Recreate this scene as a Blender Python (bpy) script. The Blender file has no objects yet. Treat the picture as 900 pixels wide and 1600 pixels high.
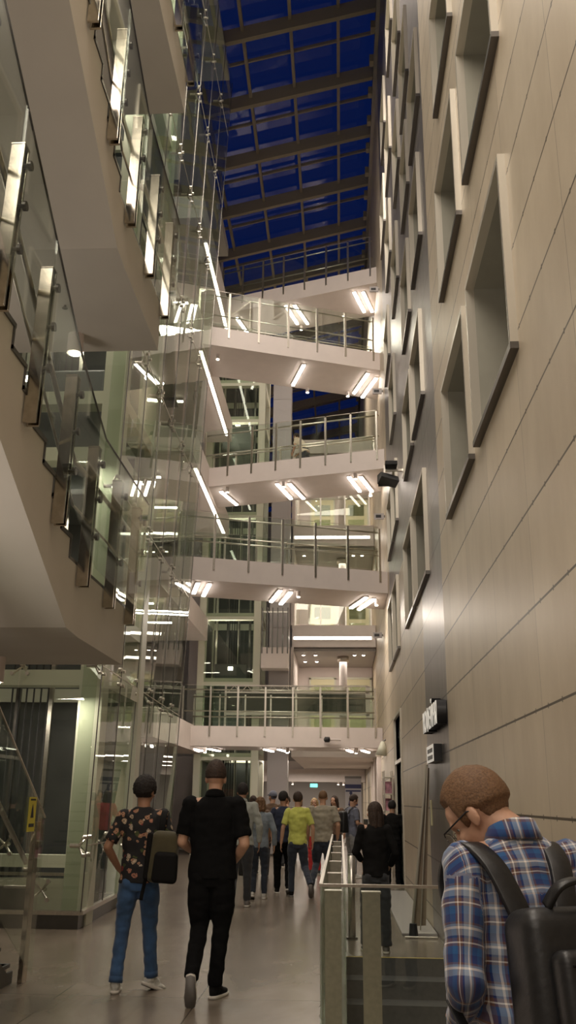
import bpy, bmesh, math, random
from mathutils import Vector, Matrix, noise
random.seed(7)
C = bpy.context.scene.collection
S = bpy.context.scene
PI = math.pi
V = Vector

# ------------------------------------------------------------------ camera
cd = bpy.data.cameras.new('camera'); cam = bpy.data.objects.new('camera', cd); C.objects.link(cam)
cd.sensor_fit = 'VERTICAL'; cd.sensor_height = 36; cd.lens = 31.5; cd.clip_start = 0.05; cd.clip_end = 500
R_ = (0.99838976, 0.00664764, -0.05633563); D_ = (0.05566362, -0.30614993, 0.95035456); U_ = (0.01092954, 0.9519601, 0.30602699)
cam.matrix_world = Matrix(((R_[0], R_[1], -R_[2], 0), (D_[0], D_[1], -D_[2], 0), (U_[0], U_[1], -U_[2], 1.6), (0, 0, 0, 1)))
S.camera = cam
# ------------------------------------------------------------------ world: night sky
w = bpy.data.worlds.new('night_sky'); S.world = w; w.use_nodes = True
w.node_tree.nodes['Background'].inputs[0].default_value = (0.006, 0.018, 0.11, 1)
w.node_tree.nodes['Background'].inputs[1].default_value = 0.45
S.view_settings.view_transform = 'Standard'; S.view_settings.look = 'None'; S.view_settings.gamma = 1
S.view_settings.use_curve_mapping = False; S.view_settings.exposure = 0.0
S.cycles.max_bounces = 10; S.cycles.transparent_max_bounces = 24; S.cycles.glossy_bounces = 5

def area(name, loc, target, sx, sy, power, col=(1, .88, .75)):
    l = bpy.data.lights.new(name, 'AREA'); l.shape = 'RECTANGLE'; l.size = sx; l.size_y = sy; l.energy = power; l.color = col
    o = bpy.data.objects.new(name, l); C.objects.link(o); o.location = loc
    o.rotation_euler = (V(target) - V(loc)).to_track_quat('-Z', 'Y').to_euler(); return o
area('hall_fill', (-2.0, 1.0, 12.0), (0.6, 7, 4), 3.5, 7, 720)  # added fill lights for the hall, no fittings hang here
area('hall_fill', (-1.6, 13.0, 19.5), (-0.6, 15, 0), 2.0, 6, 950)
area('hall_fill', (-1.5, -2.5, 5.0), (-.6, 8, 1.0), 3, 1.5, 85)
area('soffit_fill', (-4.9, 6.5, 4.2), (-2.8, 7.2, 6.6), 1.2, 1.2, 26)  # added uplights that brighten the stair undersides, not real landing lamps
area('soffit_fill', (-4.7, 6.5, 7.7), (-2.6, 7.2, 10), 1.2, 1.2, 16)
area('hall_fill', (-4.2, 4.0, .9), (-3.0, 8, 4.5), 1.6, 2.5, 70)  # low added fill, lifts the left undersides from below
area('hall_fill', (-1.2, 17.0, 15.5), (-1.2, 24.5, 12.0), 3.5, 1.2, 95)
area('hall_fill', (-1.2, 33.0, 19.5), (-1.2, 33, 0), 3.5, 3, 500)
for y_ in (31.0, 37.0, 43.0, 48.5): area('ceiling_fill', (-1.6, y_, 2.82), (-1.6, y_ + .01, 0), 4.0, 1.5, 130)  # added fill that brightens the far ground hall, no ceiling panels there
for y_ in (22.9, 23.3): area('ceiling_fill', (-1.4, y_, 6.2), (-1.4, y_ - 1, 0), 4.2, .10, 60)  # two thin fill strips added below the second bridge, apart from its lamps

# ------------------------------------------------------------------ materials
def nm(name):
    m = bpy.data.materials.new(name); m.use_nodes = True
    return m, m.node_tree, m.node_tree.nodes, m.node_tree.links, m.node_tree.nodes['Principled BSDF']
def mat(name, col, rough=.6, metal=0, nscale=0, namt=.12, bump=0, spec=.5, emit=None, es=0, coat=0, sheen=0):
    m, t, n, l, b = nm(name)
    b.inputs['Base Color'].default_value = (*col, 1); b.inputs['Roughness'].default_value = rough
    b.inputs['Metallic'].default_value = metal; b.inputs['Specular IOR Level'].default_value = spec
    if coat: b.inputs['Coat Weight'].default_value = coat; b.inputs['Coat Roughness'].default_value = .15
    if sheen: b.inputs['Sheen Weight'].default_value = sheen
    if emit: b.inputs['Emission Color'].default_value = (*emit, 1); b.inputs['Emission Strength'].default_value = es
    if nscale:
        tc = n.new('ShaderNodeTexCoord'); nz = n.new('ShaderNodeTexNoise'); nz.inputs['Scale'].default_value = nscale
        nz.inputs['Detail'].default_value = 5; l.new(tc.outputs['Object'], nz.inputs['Vector'])
        rp = n.new('ShaderNodeValToRGB'); rp.color_ramp.elements[0].position = .3; rp.color_ramp.elements[1].position = .7
        rp.color_ramp.elements[0].color = (*[c * (1 - namt) for c in col], 1); rp.color_ramp.elements[1].color = (*[min(1, c * (1 + namt)) for c in col], 1)
        l.new(nz.outputs['Fac'], rp.inputs['Fac']); l.new(rp.outputs['Color'], b.inputs['Base Color'])
        if bump:
            bp = n.new('ShaderNodeBump'); bp.inputs['Strength'].default_value = bump; bp.inputs['Distance'].default_value = .01
            l.new(nz.outputs['Fac'], bp.inputs['Height']); l.new(bp.outputs['Normal'], b.inputs['Normal'])
    return m
def glass(name, tint, ior=1.5, rough=0.0, boost=1.0):
    m, t, n, l, b = nm(name); n.remove(b)
    out = n['Material Output']; tr = n.new('ShaderNodeBsdfTransparent'); tr.inputs[0].default_value = (*tint, 1)
    gl = n.new('ShaderNodeBsdfGlossy'); gl.inputs['Roughness'].default_value = rough; gl.inputs[0].default_value = (.93, .96, .92, 1)
    fr = n.new('ShaderNodeFresnel'); fr.inputs[0].default_value = ior
    # fresnel of both faces of a thin pane; the normal is flipped for rays from behind
    ge = n.new('ShaderNodeNewGeometry'); mp = n.new('ShaderNodeMath'); mp.operation = 'MULTIPLY'; mp.use_clamp = True; mp.inputs[1].default_value = boost
    lw = n.new('ShaderNodeLayerWeight'); lw.inputs[0].default_value = .5
    pw = n.new('ShaderNodeMath'); pw.operation = 'POWER'; pw.inputs[1].default_value = 5
    ad = n.new('ShaderNodeMath'); ad.operation = 'MULTIPLY_ADD'; ad.inputs[1].default_value = .80; ad.inputs[2].default_value = .045
    l.new(lw.outputs['Facing'], pw.inputs[0]); l.new(pw.outputs[0], ad.inputs[0]); l.new(ad.outputs[0], mp.inputs[0])
    n.remove(fr); n.remove(ge)
    mx = n.new('ShaderNodeMixShader'); l.new(mp.outputs[0], mx.inputs[0]); l.new(tr.outputs[0], mx.inputs[1]); l.new(gl.outputs[0], mx.inputs[2])
    l.new(mx.outputs[0], out.inputs['Surface']); return m

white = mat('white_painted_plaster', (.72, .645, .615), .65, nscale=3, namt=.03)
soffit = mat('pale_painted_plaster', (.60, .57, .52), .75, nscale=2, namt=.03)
steel = mat('brushed_stainless_steel', (.62, .58, .52), .28, 1, nscale=30, namt=.1)
polished = mat('polished_steel', (.52, .47, .40), .14, 1, nscale=14, namt=.15)
steel_d = mat('dark_steel', (.16, .15, .14), .35, 1)
frame_m = mat('window_frame_metal', (.60, .56, .48), .35, .6)
reveal_m = mat('olive_grey_reveal', (.30, .29, .24), .5, .1, nscale=4, namt=.06)
reveal_pane = mat('olive_window_film', (.17, .16, .125), .35)
pane_d = mat('dark_window_pane', (.05, .055, .05), .08)
g_clear = glass('clear_glass', (.93, .96, .93))
g_green = glass('green_tinted_glass', (.86, .90, .85))
g_roof = glass('roof_glass', (.75, .82, .9))
white_frame = mat('ivory_painted_steel', (.66, .66, .54), .45)
dark_panel = mat('charcoal_panel', (.075, .08, .078), .35, nscale=3)
black_m = mat('black_matte', (.02, .02, .022), .6)
lilac = mat('lilac_grey_cladding', (.40, .37, .37), .35)
beam_m = mat('roof_beam_paint', (.24, .20, .145), .6)
door_m = mat('pale_yellow_door', (.74, .70, .46), .5)
bulb = mat('warm_led_diffuser', (1, 1, 1), .5, emit=(1, .90, .78), es=14)
bulb2 = mat('warm_led_strip', (1, 1, 1), .5, emit=(1, .92, .78), es=9)
bulb3 = mat('spot_lens', (1, 1, 1), .5, emit=(1, .88, .70), es=22)
plinth_m = mat('dark_plinth_stone', (.07, .068, .062), .3, nscale=8)
stone = mat('dark_stone_tread', (.10, .098, .10), .35, nscale=20)
edge_m = mat('yellow_step_strip', (.50, .38, .10), .5)

def m_floor():
    m, t, n, l, b = nm('polished_grey_porcelain')
    tc = n.new('ShaderNodeTexCoord'); mp = n.new('ShaderNodeMapping'); mp.inputs['Scale'].default_value = (1, .45, 1)
    nz = n.new('ShaderNodeTexNoise'); nz.inputs['Scale'].default_value = 1.6; nz.inputs['Detail'].default_value = 7; nz.inputs['Distortion'].default_value = 1.5
    l.new(tc.outputs['Object'], mp.inputs[0]); l.new(mp.outputs[0], nz.inputs[0])
    rp = n.new('ShaderNodeValToRGB'); e = rp.color_ramp.elements; e[0].position = .3; e[0].color = (.165, .135, .105, 1); e[1].position = .72; e[1].color = (.235, .195, .155, 1)
    l.new(nz.outputs['Fac'], rp.inputs[0])
    br = n.new('ShaderNodeTexBrick'); br.offset = 0; br.inputs['Scale'].default_value = 1; br.inputs['Brick Width'].default_value = 1.2; br.inputs['Row Height'].default_value = 1.2
    br.inputs['Mortar Size'].default_value = .006; br.inputs['Color1'].default_value = (1, 1, 1, 1); br.inputs['Color2'].default_value = (.90, .90, .90, 1); br.inputs['Mortar'].default_value = (.45, .42, .4, 1)
    l.new(tc.outputs['Object'], br.inputs[0])
    mx = n.new('ShaderNodeMixRGB'); mx.blend_type = 'MULTIPLY'; mx.inputs[0].default_value = 1; l.new(rp.outputs[0], mx.inputs[1]); l.new(br.outputs[0], mx.inputs[2])
    l.new(mx.outputs[0], b.inputs['Base Color'])
    n2 = n.new('ShaderNodeTexNoise'); n2.inputs['Scale'].default_value = 5; n2.inputs['Detail'].default_value = 6; l.new(mp.outputs[0], n2.inputs[0])
    mr = n.new('ShaderNodeMapRange'); mr.inputs[3].default_value = .20; mr.inputs[4].default_value = .30; l.new(n2.outputs['Fac'], mr.inputs[0]); l.new(mr.outputs[0], b.inputs['Roughness'])
    bp = n.new('ShaderNodeBump'); bp.inputs['Strength'].default_value = .025; bp.inputs['Distance'].default_value = .01; l.new(n2.outputs['Fac'], bp.inputs['Height'])
    return m
floor_m = m_floor()

def m_wall(name, c0, c1, rough, metal, joint, streak):
    # cladding sheets 1.39 x 0.622 m, joints dark; seen on a plane x = const, so y and z drive the pattern
    m, t, n, l, b = nm(name)
    tc = n.new('ShaderNodeTexCoord'); sp = n.new('ShaderNodeSeparateXYZ'); l.new(tc.outputs['Object'], sp.inputs[0])
    def mth(op, a, bb=None, cc=None):
        q = n.new('ShaderNodeMath'); q.operation = op
        for i, v in enumerate((a, bb, cc)):
            if v is None: continue
            if isinstance(v, (int, float)): q.inputs[i].default_value = v
            else: l.new(v, q.inputs[i])
        return q.outputs[0]
    def line(src, off, per, half):
        f = mth('FRACT', mth('DIVIDE', mth('SUBTRACT', src, off), per)); d = mth('ABSOLUTE', mth('SUBTRACT', f, .5))
        return mth('GREATER_THAN', d, .5 - half / per)
    hz = line(sp.outputs['Z'], 1.518, .6215, .0075); vz = line(sp.outputs['Y'], 5.54, 1.39, .003)
    # small fixings along the horizontal joints
    fy = mth('ABSOLUTE', mth('SUBTRACT', mth('FRACT', mth('DIVIDE', sp.outputs['Y'], .347)), .5))
    fz = mth('ABSOLUTE', mth('SUBTRACT', mth('FRACT', mth('ADD', mth('DIVIDE', mth('SUBTRACT', sp.outputs['Z'], 1.518), .6215), .5)), .5))
    dot = mth('MULTIPLY', mth('LESS_THAN', fy, .03), mth('LESS_THAN', fz, .026))
    j = mth('MAXIMUM', mth('MAXIMUM', hz, mth('MULTIPLY', vz, .8)), dot)
    nz = n.new('ShaderNodeTexNoise'); mp = n.new('ShaderNodeMapping'); mp.inputs['Scale'].default_value = streak; l.new(tc.outputs['Object'], mp.inputs[0]); l.new(mp.outputs[0], nz.inputs[0])
    nz.inputs['Scale'].default_value = 1; nz.inputs['Detail'].default_value = 7; nz.inputs['Roughness'].default_value = .6
    rp = n.new('ShaderNodeValToRGB'); e = rp.color_ramp.elements; e[0].position = .3; e[0].color = (*c0, 1); e[1].position = .7; e[1].color = (*c1, 1); l.new(nz.outputs['Fac'], rp.inputs[0])
    # each sheet has its own slight tone
    cv = n.new('ShaderNodeCombineXYZ'); l.new(mth('FLOOR', mth('DIVIDE', mth('SUBTRACT', sp.outputs['Y'], 5.54), 1.39)), cv.inputs[0]); l.new(mth('FLOOR', mth('DIVIDE', mth('SUBTRACT', sp.outputs['Z'], 1.518), .6215)), cv.inputs[1])
    wn = n.new('ShaderNodeTexWhiteNoise'); l.new(cv.outputs[0], wn.inputs['Vector'])
    hs = n.new('ShaderNodeHueSaturation'); l.new(rp.outputs[0], hs.inputs['Color']); l.new(mth('MULTIPLY_ADD', wn.outputs['Value'], .14, .93), hs.inputs['Value'])
    mx = n.new('ShaderNodeMixRGB'); l.new(mth('MULTIPLY', j, .95), mx.inputs[0]); l.new(hs.outputs[0], mx.inputs[1]); mx.inputs[2].default_value = (*joint, 1)
    l.new(mx.outputs[0], b.inputs['Base Color']); b.inputs['Roughness'].default_value = rough; b.inputs['Metallic'].default_value = metal
    bp = n.new('ShaderNodeBump'); bp.inputs['Strength'].default_value = .25; bp.inputs['Distance'].default_value = .006; bp.invert = True; l.new(j, bp.inputs['Height']); l.new(bp.outputs[0], b.inputs['Normal'])
    return m
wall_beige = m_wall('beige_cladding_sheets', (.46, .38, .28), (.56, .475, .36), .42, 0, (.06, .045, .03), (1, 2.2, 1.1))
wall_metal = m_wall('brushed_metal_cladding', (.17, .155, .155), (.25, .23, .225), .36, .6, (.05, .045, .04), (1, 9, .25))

# ------------------------------------------------------------------ mesh helpers
class M:
    def __init__(s): s.v = []; s.f = []
    def box(s, x0, x1, y0, y1, z0, z1):
        return s.hexa([(x0, y0, z0), (x1, y0, z0), (x1, y1, z0), (x0, y1, z0)], [(x0, y0, z1), (x1, y0, z1), (x1, y1, z1), (x0, y1, z1)])
    def hexa(s, a, b):
        n = len(a); i = len(s.v); s.v += [tuple(p) for p in a] + [tuple(p) for p in b]
        s.f.append(tuple(range(i + n - 1, i - 1, -1))); s.f.append(tuple(range(i + n, i + 2 * n)))
        for k in range(n): s.f.append((i + k, i + (k + 1) % n, i + n + (k + 1) % n, i + n + k))
        return s
    def prism(s, poly, z0, z1): return s.hexa([(x, y, z0) for x, y in poly], [(x, y, z1) for x, y in poly])
    def side(s, poly, x0, x1):   # polygon in the y,z plane, given counter-clockwise seen from +x
        return s.hexa([(x0, y, z) for y, z in poly], [(x1, y, z) for y, z in poly])
    def beam(s, p, q, w, h, up=(0, 0, 1)):
        p, q = V(p), V(q); d = (q - p).normalized(); u = V(up)
        if abs(d.dot(u)) > .99: u = V((0, 1, 0))
        a = d.cross(u).normalized() * w / 2; b = a.cross(d).normalized() * h / 2
        return s.hexa([p - a - b, p + a - b, p + a + b, p - a + b], [q - a - b, q + a - b, q + a + b, q - a + b])
    def tube(s, p, q, r, n=10, r2=None):
        p, q = V(p), V(q); d = (q - p).normalized(); a = d.orthogonal().normalized(); b = d.cross(a); r2 = r if r2 is None else r2
        return s.hexa([p + (a * math.cos(t) + b * math.sin(t)) * r for t in [2 * PI * k / n for k in range(n)]],
                      [q + (a * math.cos(t) + b * math.sin(t)) * r2 for t in [2 * PI * k / n for k in range(n)]])
    def build(s, name, m, parent=None, smooth=False, bevel=0):
        o0 = wloc(parent) if parent else V((0, 0, 0))
        me = bpy.data.meshes.new(name); me.from_pydata([tuple(V(p) - o0) for p in s.v], [], s.f); me.update()
        bm = bmesh.new(); bm.from_mesh(me); bmesh.ops.recalc_face_normals(bm, faces=bm.faces)
        if bevel: bmesh.ops.bevel(bm, geom=bm.edges[:], offset=bevel, segments=2, affect='EDGES', profile=.6)
        bm.to_mesh(me); bm.free()
        if smooth: me.polygons.foreach_set('use_smooth', [True] * len(me.polygons))
        me.materials.append(m); o = bpy.data.objects.new(name, me); C.objects.link(o)
        if parent: o.parent = parent
        return o
def wloc(o):
    p = V((0, 0, 0))
    while o: p += V(o.location); o = o.parent
    return p
def thing(name, label, cat, loc=(0, 0, 0), group=None, rz=0):
    o = bpy.data.objects.new(name, None); C.objects.link(o); o.location = loc; o.rotation_euler = (0, 0, rz); o.empty_display_size = .1
    return tag(o, label, cat, group)
def tag(o, label, cat, group=None):
    o['label'] = label; o['category'] = cat
    if group: o['group'] = group
    return o
def struct(o): o['kind'] = 'structure'; return o
def kid(parent, name, m, fn, smooth=False, bevel=0):
    k = M(); fn(k); return k.build(name, m, parent, smooth, bevel)

# ------------------------------------------------------------------ structure
XW = 1.21
f = M()
f.box(-13, 0.03, -6, 62, -.3, 0); f.box(0.03, XW, -6, 6.05, -.3, 0); f.box(0.03, XW, 10.66, 62, -.3, 0)
struct(f.build('floor', floor_m))
# stairwell walls
k = M(); k.box(-.12, .03, 6.05, 10.66, -3, -.3); k.box(.03, XW, 5.9, 6.05, -3, -.3); k.box(XW, XW + .2, 5.9, 10.66, -3, -.3); k.box(.03, XW, 5.9, 10.9, -3.1, -3.0)
struct(k.build('trim_1', plinth_m))

# right wall: sheets with window openings (y0, y1, z0, z1)
WIN = [(5.48, 7.15, 4.55, 6.0), (7.52, 9.22, 4.55, 5.97), (11.75, 13.75, 4.55, 5.95), (14.0, 15.7, 4.55, 5.95), (17.9, 19.4, 4.55, 5.95), (19.6, 21.2, 4.55, 5.95),
       (5.36, 6.95, 7.06, 8.45), (7.48, 9.0, 7.06, 8.45), (11.5, 13.1, 7.06, 8.3), (13.4, 15.0, 7.06, 8.3), (17.4, 18.9, 7.06, 8.3), (19.1, 20.6, 7.06, 8.3),
       (7.38, 8.75, 9.4, 10.8), (11.0, 12.35, 9.3, 10.6), (13.1, 14.5, 9.3, 10.6), (17.2, 18.8, 9.3, 10.6),
       (10.6, 12.0, 11.35, 12.5), (12.6, 13.9, 11.4, 12.6), (15.4, 16.9, 11.4, 12.6), (18.6, 20.2, 11.4, 12.6),
       (12.05, 13.45, 13.2, 14.5), (14.2, 15.6, 13.2, 14.5), (17.2, 18.8, 13.2, 14.5), (13.3, 14.8, 15.3, 16.6), (16.4, 18.0, 15.3, 16.6), (19.0, 20.6, 15.3, 16.6), (15, 16.5, 17.4, 18.7), (18, 19.5, 17.4, 18.7)]
DOOR = (18.2, 20.4, 0, 3.3)
ys = sorted({-6, 10.35, 12.95, 62} | {v for q in WIN + [DOOR] for v in q[:2]}); zs = sorted({-3, 22.4} | {v for q in WIN + [DOOR] for v in q[2:]})
def hole(y, z): return any(q[0] < y < q[1] and q[2] < z < q[3] for q in WIN + [DOOR])
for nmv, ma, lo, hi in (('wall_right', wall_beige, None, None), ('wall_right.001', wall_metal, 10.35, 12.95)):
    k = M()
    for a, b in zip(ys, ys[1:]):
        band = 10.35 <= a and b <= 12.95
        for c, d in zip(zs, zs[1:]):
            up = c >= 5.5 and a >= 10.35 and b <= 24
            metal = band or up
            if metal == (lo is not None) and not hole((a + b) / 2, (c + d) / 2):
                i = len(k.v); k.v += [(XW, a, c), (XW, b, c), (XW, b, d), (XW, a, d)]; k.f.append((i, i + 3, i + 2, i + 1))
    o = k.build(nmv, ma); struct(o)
k = M(); k.box(XW + .5, XW + .8, -6, 62, -3, 22.4); struct(k.build('wall_right', dark_panel))
for i, (a, b, c, d) in enumerate(WIN):
    r = bpy.data.objects.new('window_%d' % (i + 1), None); C.objects.link(r); r.location = (XW, a, c); struct(r)
    dp = .42
    k = M(); e_ = XW + .02; k.v = [(e_, a, c), (e_, b, c), (e_, b, d), (e_, a, d), (XW + dp, a, c), (XW + dp, b, c), (XW + dp, b, d), (XW + dp, a, d)]
    k.f = [(0, 1, 5, 4), (1, 2, 6, 5), (2, 3, 7, 6), (3, 0, 4, 7)]; k.build('window_reveal', reveal_m, r)
    k = M(); k.box(XW + dp - .03, XW + dp, a, b, c, d); k.build('window_pane', reveal_pane, r)
    t, p = .05, .055
    k = M(); k.box(XW - p, XW + .02, a - t, b + t, c - .012, c); k.box(XW - p, XW + .02, a - t, b + t, d, d + t); k.box(XW - p, XW + .02, a - t, a, c, d); k.box(XW - p, XW + .02, b, b + t, c, d)
    k.build('window_frame', frame_m, r)
    k = M(); k.box(XW - p - .004, XW + .02, a - t, b + t, c - t - .012, c - .012); k.box(XW - p - .003, XW - p, a - t * .62, a - t * .45, c, d); k.build('frame_sill', steel_d, r)
# shop doorway in the right wall
r = bpy.data.objects.new('door_1', None); C.objects.link(r); r.location = (XW, 18.2, 0); struct(r)
k = M(); k.box(XW - .03, XW + .02, 18.14, 18.2, 0, 3.36); k.box(XW - .03, XW + .02, 18.2, 20.4, 3.3, 3.36); k.box(XW - .03, XW + .02, 20.4, 20.46, 0, 3.36); k.box(XW - .02, XW + .02, 18.2, 20.4, 2.35, 2.42); k.build('door_frame', frame_m, r)
k = M(); k.box(XW + .06, XW + .08, 18.2, 20.4, 0, 3.3); k.build('door_pane', g_green, r)

# left and far walls of the hall
k = M(); k.box(-12.5, -12.2, -6, 62, 0, 22); struct(k.build('wall_left', soffit))
k = M(); k.box(-12.5, XW, 61.7, 62, 0, 21); struct(k.build('wall_far', soffit))
k = M(); k.box(-12.5, XW + .3, -6.3, -6, 0, 22); struct(k.build('wall_back', soffit))

# glass roof: purlins run with the hall, beams cross it; the plane falls to the left
RT = bpy.data.objects.new('ceiling', None); C.objects.link(RT); struct(RT)
sl = .25; zr = 22.55
def rz_(x): return zr - (XW - x) * sl
X0 = -13
k = M(); k.v = [(X0, 2, rz_(X0) + .35), (XW + .3, 2, zr + .42), (XW + .3, 62, zr + .42), (X0, 62, rz_(X0) + .35)]; k.f = [(0, 1, 2, 3)]
k.build('roof_pane', g_roof, RT)
for y in [4.6 + 2.45 * i for i in range(24)]:
    k = M(); k.beam((X0, y, rz_(X0)), (XW + .1, y, zr), .14, .42); k.build('roof_beam', beam_m, RT)
    k = M(); k.beam((X0, y + 1.2, rz_(X0) + .25), (XW + .1, y + 1.2, zr + .25), .05, .10); k.build('glazing_bar', beam_m, RT)
    k = M(); k.box(XW - .22, XW, y + .5, y + .72, zr - .35, zr - .1); k.box(XW - .22, XW, y + 1.7, y + 1.92, zr - .35, zr - .1); k.build('roof_bracket', beam_m, RT)
for x in [.08, -1.24, -2.55, -3.86, -5.2, -6.5, -7.8, -9.1, -10.4, -11.7]:
    k = M(); k.beam((x, 2, rz_(x) + .1), (x, 62, rz_(x) + .1), .09, .14); k.build('purlin', beam_m, RT)
k = M(); k.box(XW - .1, XW, 2, 62, zr - .45, zr - .05); k.build('eaves_beam', steel_d, RT)

# ------------------------------------------------------------------ railing builder
def dup_to(o, parent, loc):
    c = o.copy(); C.objects.link(c); c.parent = parent; c.location = loc; return c
def railing(label, P0, P1, z, n, group='glass railings of the walkways', rails=(1.02, .42), drop=.28, top=1.14, gl=g_clear, out=(0, -1, 0), name='glass_railing', post_w=.045):
    a, b = V((*P0, z)), V((*P1, z)); d = b - a; L = d.length; d.normalize(); out = V(out)
    t = thing(name, label, 'railing', a, group)
    first = None
    for i in range(n):
        p = a + d * (L * (i + .06) / (n - .88) if n > 1 else 0)
        if first is None:
            k = M(); k.beam(p - V((0, 0, drop)), p + V((0, 0, top - .04)), post_w, .05, d); first = k.build('post', steel, t); p0 = p
        else: dup_to(first, t, V(first.location) + (p - p0))
    inn = -out * .09
    for h in rails:
        k = M(); k.tube(a + inn + V((0, 0, h)), b + inn + V((0, 0, h)), .021); k.build('handrail' if h == rails[0] else 'lower_rail', steel, t, True)
    for i in range(n - 1):
        p = a + d * (L * (i + .06) / (n - .88)); q = a + d * (L * (i + 1.06) / (n - .88)); g = out * -.03
        k = M(); k.beam(p + g + d * .02 + V((0, 0, top / 2 + .02)), q + g - d * .02 + V((0, 0, top / 2 + .02)), .012, top - .06); k.build('glass_panel', gl, t)
        k = M(); k.beam(p + g + d * .02 + V((0, 0, top + .01)), q + g - d * .02 + V((0, 0, top + .01)), .014, .008); k.build('glass_edge', steel, t)
    return t

# ------------------------------------------------------------------ bridges
def lamp(label, p, q, z, w=.085, group='linear lamps under the bridges'):
    a, b = V((*p, z)), V((*q, z)); t = thing('linear_lamp', label, 'ceiling lamp', a, group)
    k = M(); k.beam(a + V((0, 0, -.015)), b + V((0, 0, -.015)), w + .03, .05); k.build('housing', white, t)
    k = M(); k.beam(a + V((0, 0, -.055)), b + V((0, 0, -.055)), w, .03); k.build('diffuser', bulb, t)
def spot(label, x, y, z, r=.05, h=.14, group='small spotlights under the bridges'):
    t = thing('spotlight', label, 'spotlight', (x, y, z), group)
    k = M(); k.tube((x, y, z), (x, y, z - h), r, 16); k.build('housing', white, t, False)
    k = M(); k.tube((x, y, z - h), (x, y, z - h - .012), r * .8, 16); k.build('lens', bulb3, t)
NUM = ('lowest', 'second', 'third', 'fourth', 'topmost')
BR = [  # label, left front, right front, underside z, deck depth, posts, lamps
    ('lowest', (-4.6, 25.7), (XW - .01, 26.1), 3.02, 2.1, 8, [(-4.25, 26.3, -4.1, 27.5), (-3.75, 26.3, -3.6, 27.5), (-2.15, 26.3, -2.0, 27.5), (-1.75, 26.3, -1.55, 27.6), (.2, 26.3, .35, 27.4), (.62, 26.4, .85, 27.6)], [(-3.9, 26.6), (-1.5, 26.3), (.45, 26.2)]),
    ('second', (-3.9, 20.15), (XW, 21.85), 6.5, 1.95, 7, [(-1.428, 21.303, -1.75, 22.604), (-1.182, 21.5, -1.52, 22.9), (.679, 22.1, .307, 23.4), (.885, 22.3, .52, 23.6), (-3.323, 20.5, -3.6, 21.6), (-3.06, 20.6, -3.4, 21.9)], [(-1.0, 21.6), (.95, 22.6)]),
    ('third', (-3.9, 23.5), (XW, 22.1), 9.9, 1.9, 8, [(.279, 22.6, .60, 23.8), (.587, 22.6, .94, 23.8), (-1.686, 23.1, -1.36, 24.4), (-1.345, 23.1, -1.0, 24.4), (-3.305, 23.7, -2.99, 24.9)], [(.45, 22.5), (-1.5, 23.1), (-3.1, 23.5), (.9, 23.9)]),
    ('fourth', (-3.9, 21.35), (XW, 23.2), 13.3, 1.95, 7, [(-.942, 22.7, -1.32, 24.0), (.866, 23.3, .486, 24.6), (1.12, 23.6, .741, 24.9)], [(-.9, 24.3), (.3, 24.6), (-3.3, 22.1)]),
    ('topmost', (-3.9, 25.8), (XW, 24.05), 16.7, 1.95, 8, [(.522, 24.5, .87, 25.7), (.803, 24.5, 1.13, 25.7), (-1.647, 25.2, -1.32, 26.4), (-1.362, 25.2, -.98, 26.4), (-3.3, 25.9, -3.05, 26.9)], [(.2, 25.8), (-1.2, 26.6)])]
for lab, a, b, z, dep, n, lamps, spots in BR:
    a, b = V(a), V(b); top = z + .55
    k = M(); k.prism([tuple(a), tuple(b), (b.x, b.y + dep), (a.x, a.y + dep)], z, top)
    tag(k.build('footbridge', white), 'white plastered footbridge crossing the hall, %s of the five' % lab, 'footbridge', 'footbridges crossing the hall')
    d = (b - a).normalized(); o = V((d.y, -d.x, 0)) if False else V((d[1], -d[0], 0))
    e = a + d * .1; g = b - d * .15
    railing('glass railing with steel posts on the front edge of the %s footbridge' % lab, e, g, top, n, 'railings of the footbridges', out=o)
    sh = V((0, dep - .06))
    railing('glass railing with steel posts on the back edge of the %s footbridge' % lab, e + sh, g + sh, top, n, 'railings of the footbridges', out=-o)
    names = ['left', 'right', 'middle']
    for i, (x0, y0, x1, y1) in enumerate(lamps):
        pos = 'left end' if x0 < -2.5 else ('middle' if x0 < 0 else 'right end')
        prev = [q for q in lamps[:i] if ((q[0] < -2.5) == (x0 < -2.5)) and ((q[0] < 0) == (x0 < 0))]
        sidew = 'right one of the pair' if prev and x0 > prev[-1][0] else 'left one of the pair'
        lamp('bright linear lamp under the %s footbridge, %s, %s' % (lab, pos, sidew), (x0, y0), (x1, y1), z)
    for x, y in spots:
        pos = 'left end' if x < -2.5 else ('middle' if x < 0 else 'right end')
        if len([1 for q in spots if (q[0] > 0)]) > 1 and x > 0: pos = 'right end, ' + ('farther' if x > .6 else 'nearer') + ' one'
        spot('small white cylinder spotlight under the %s footbridge, %s' % (lab, pos), x, y, z)
# dome camera on the lowest bridge
t = thing('security_camera', 'small dark round camera on the front of the lowest footbridge', 'camera', (-.95, 25.85, 3.2))
k = M(); k.tube((-.3, 25.86, 3.22), (.02, 25.86, 3.22), .03); k.build('mount_arm', white, t)
bm_ = M(); bm_.tube((-.42, 25.8, 3.22), (-.3, 25.84, 3.22), .075, 14); bm_.build('camera_housing', black_m, t, True)
k = M(); k.tube((-.44, 25.79, 3.22), (-.42, 25.8, 3.22), .04, 14); k.build('lens', pane_d, t)

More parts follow.
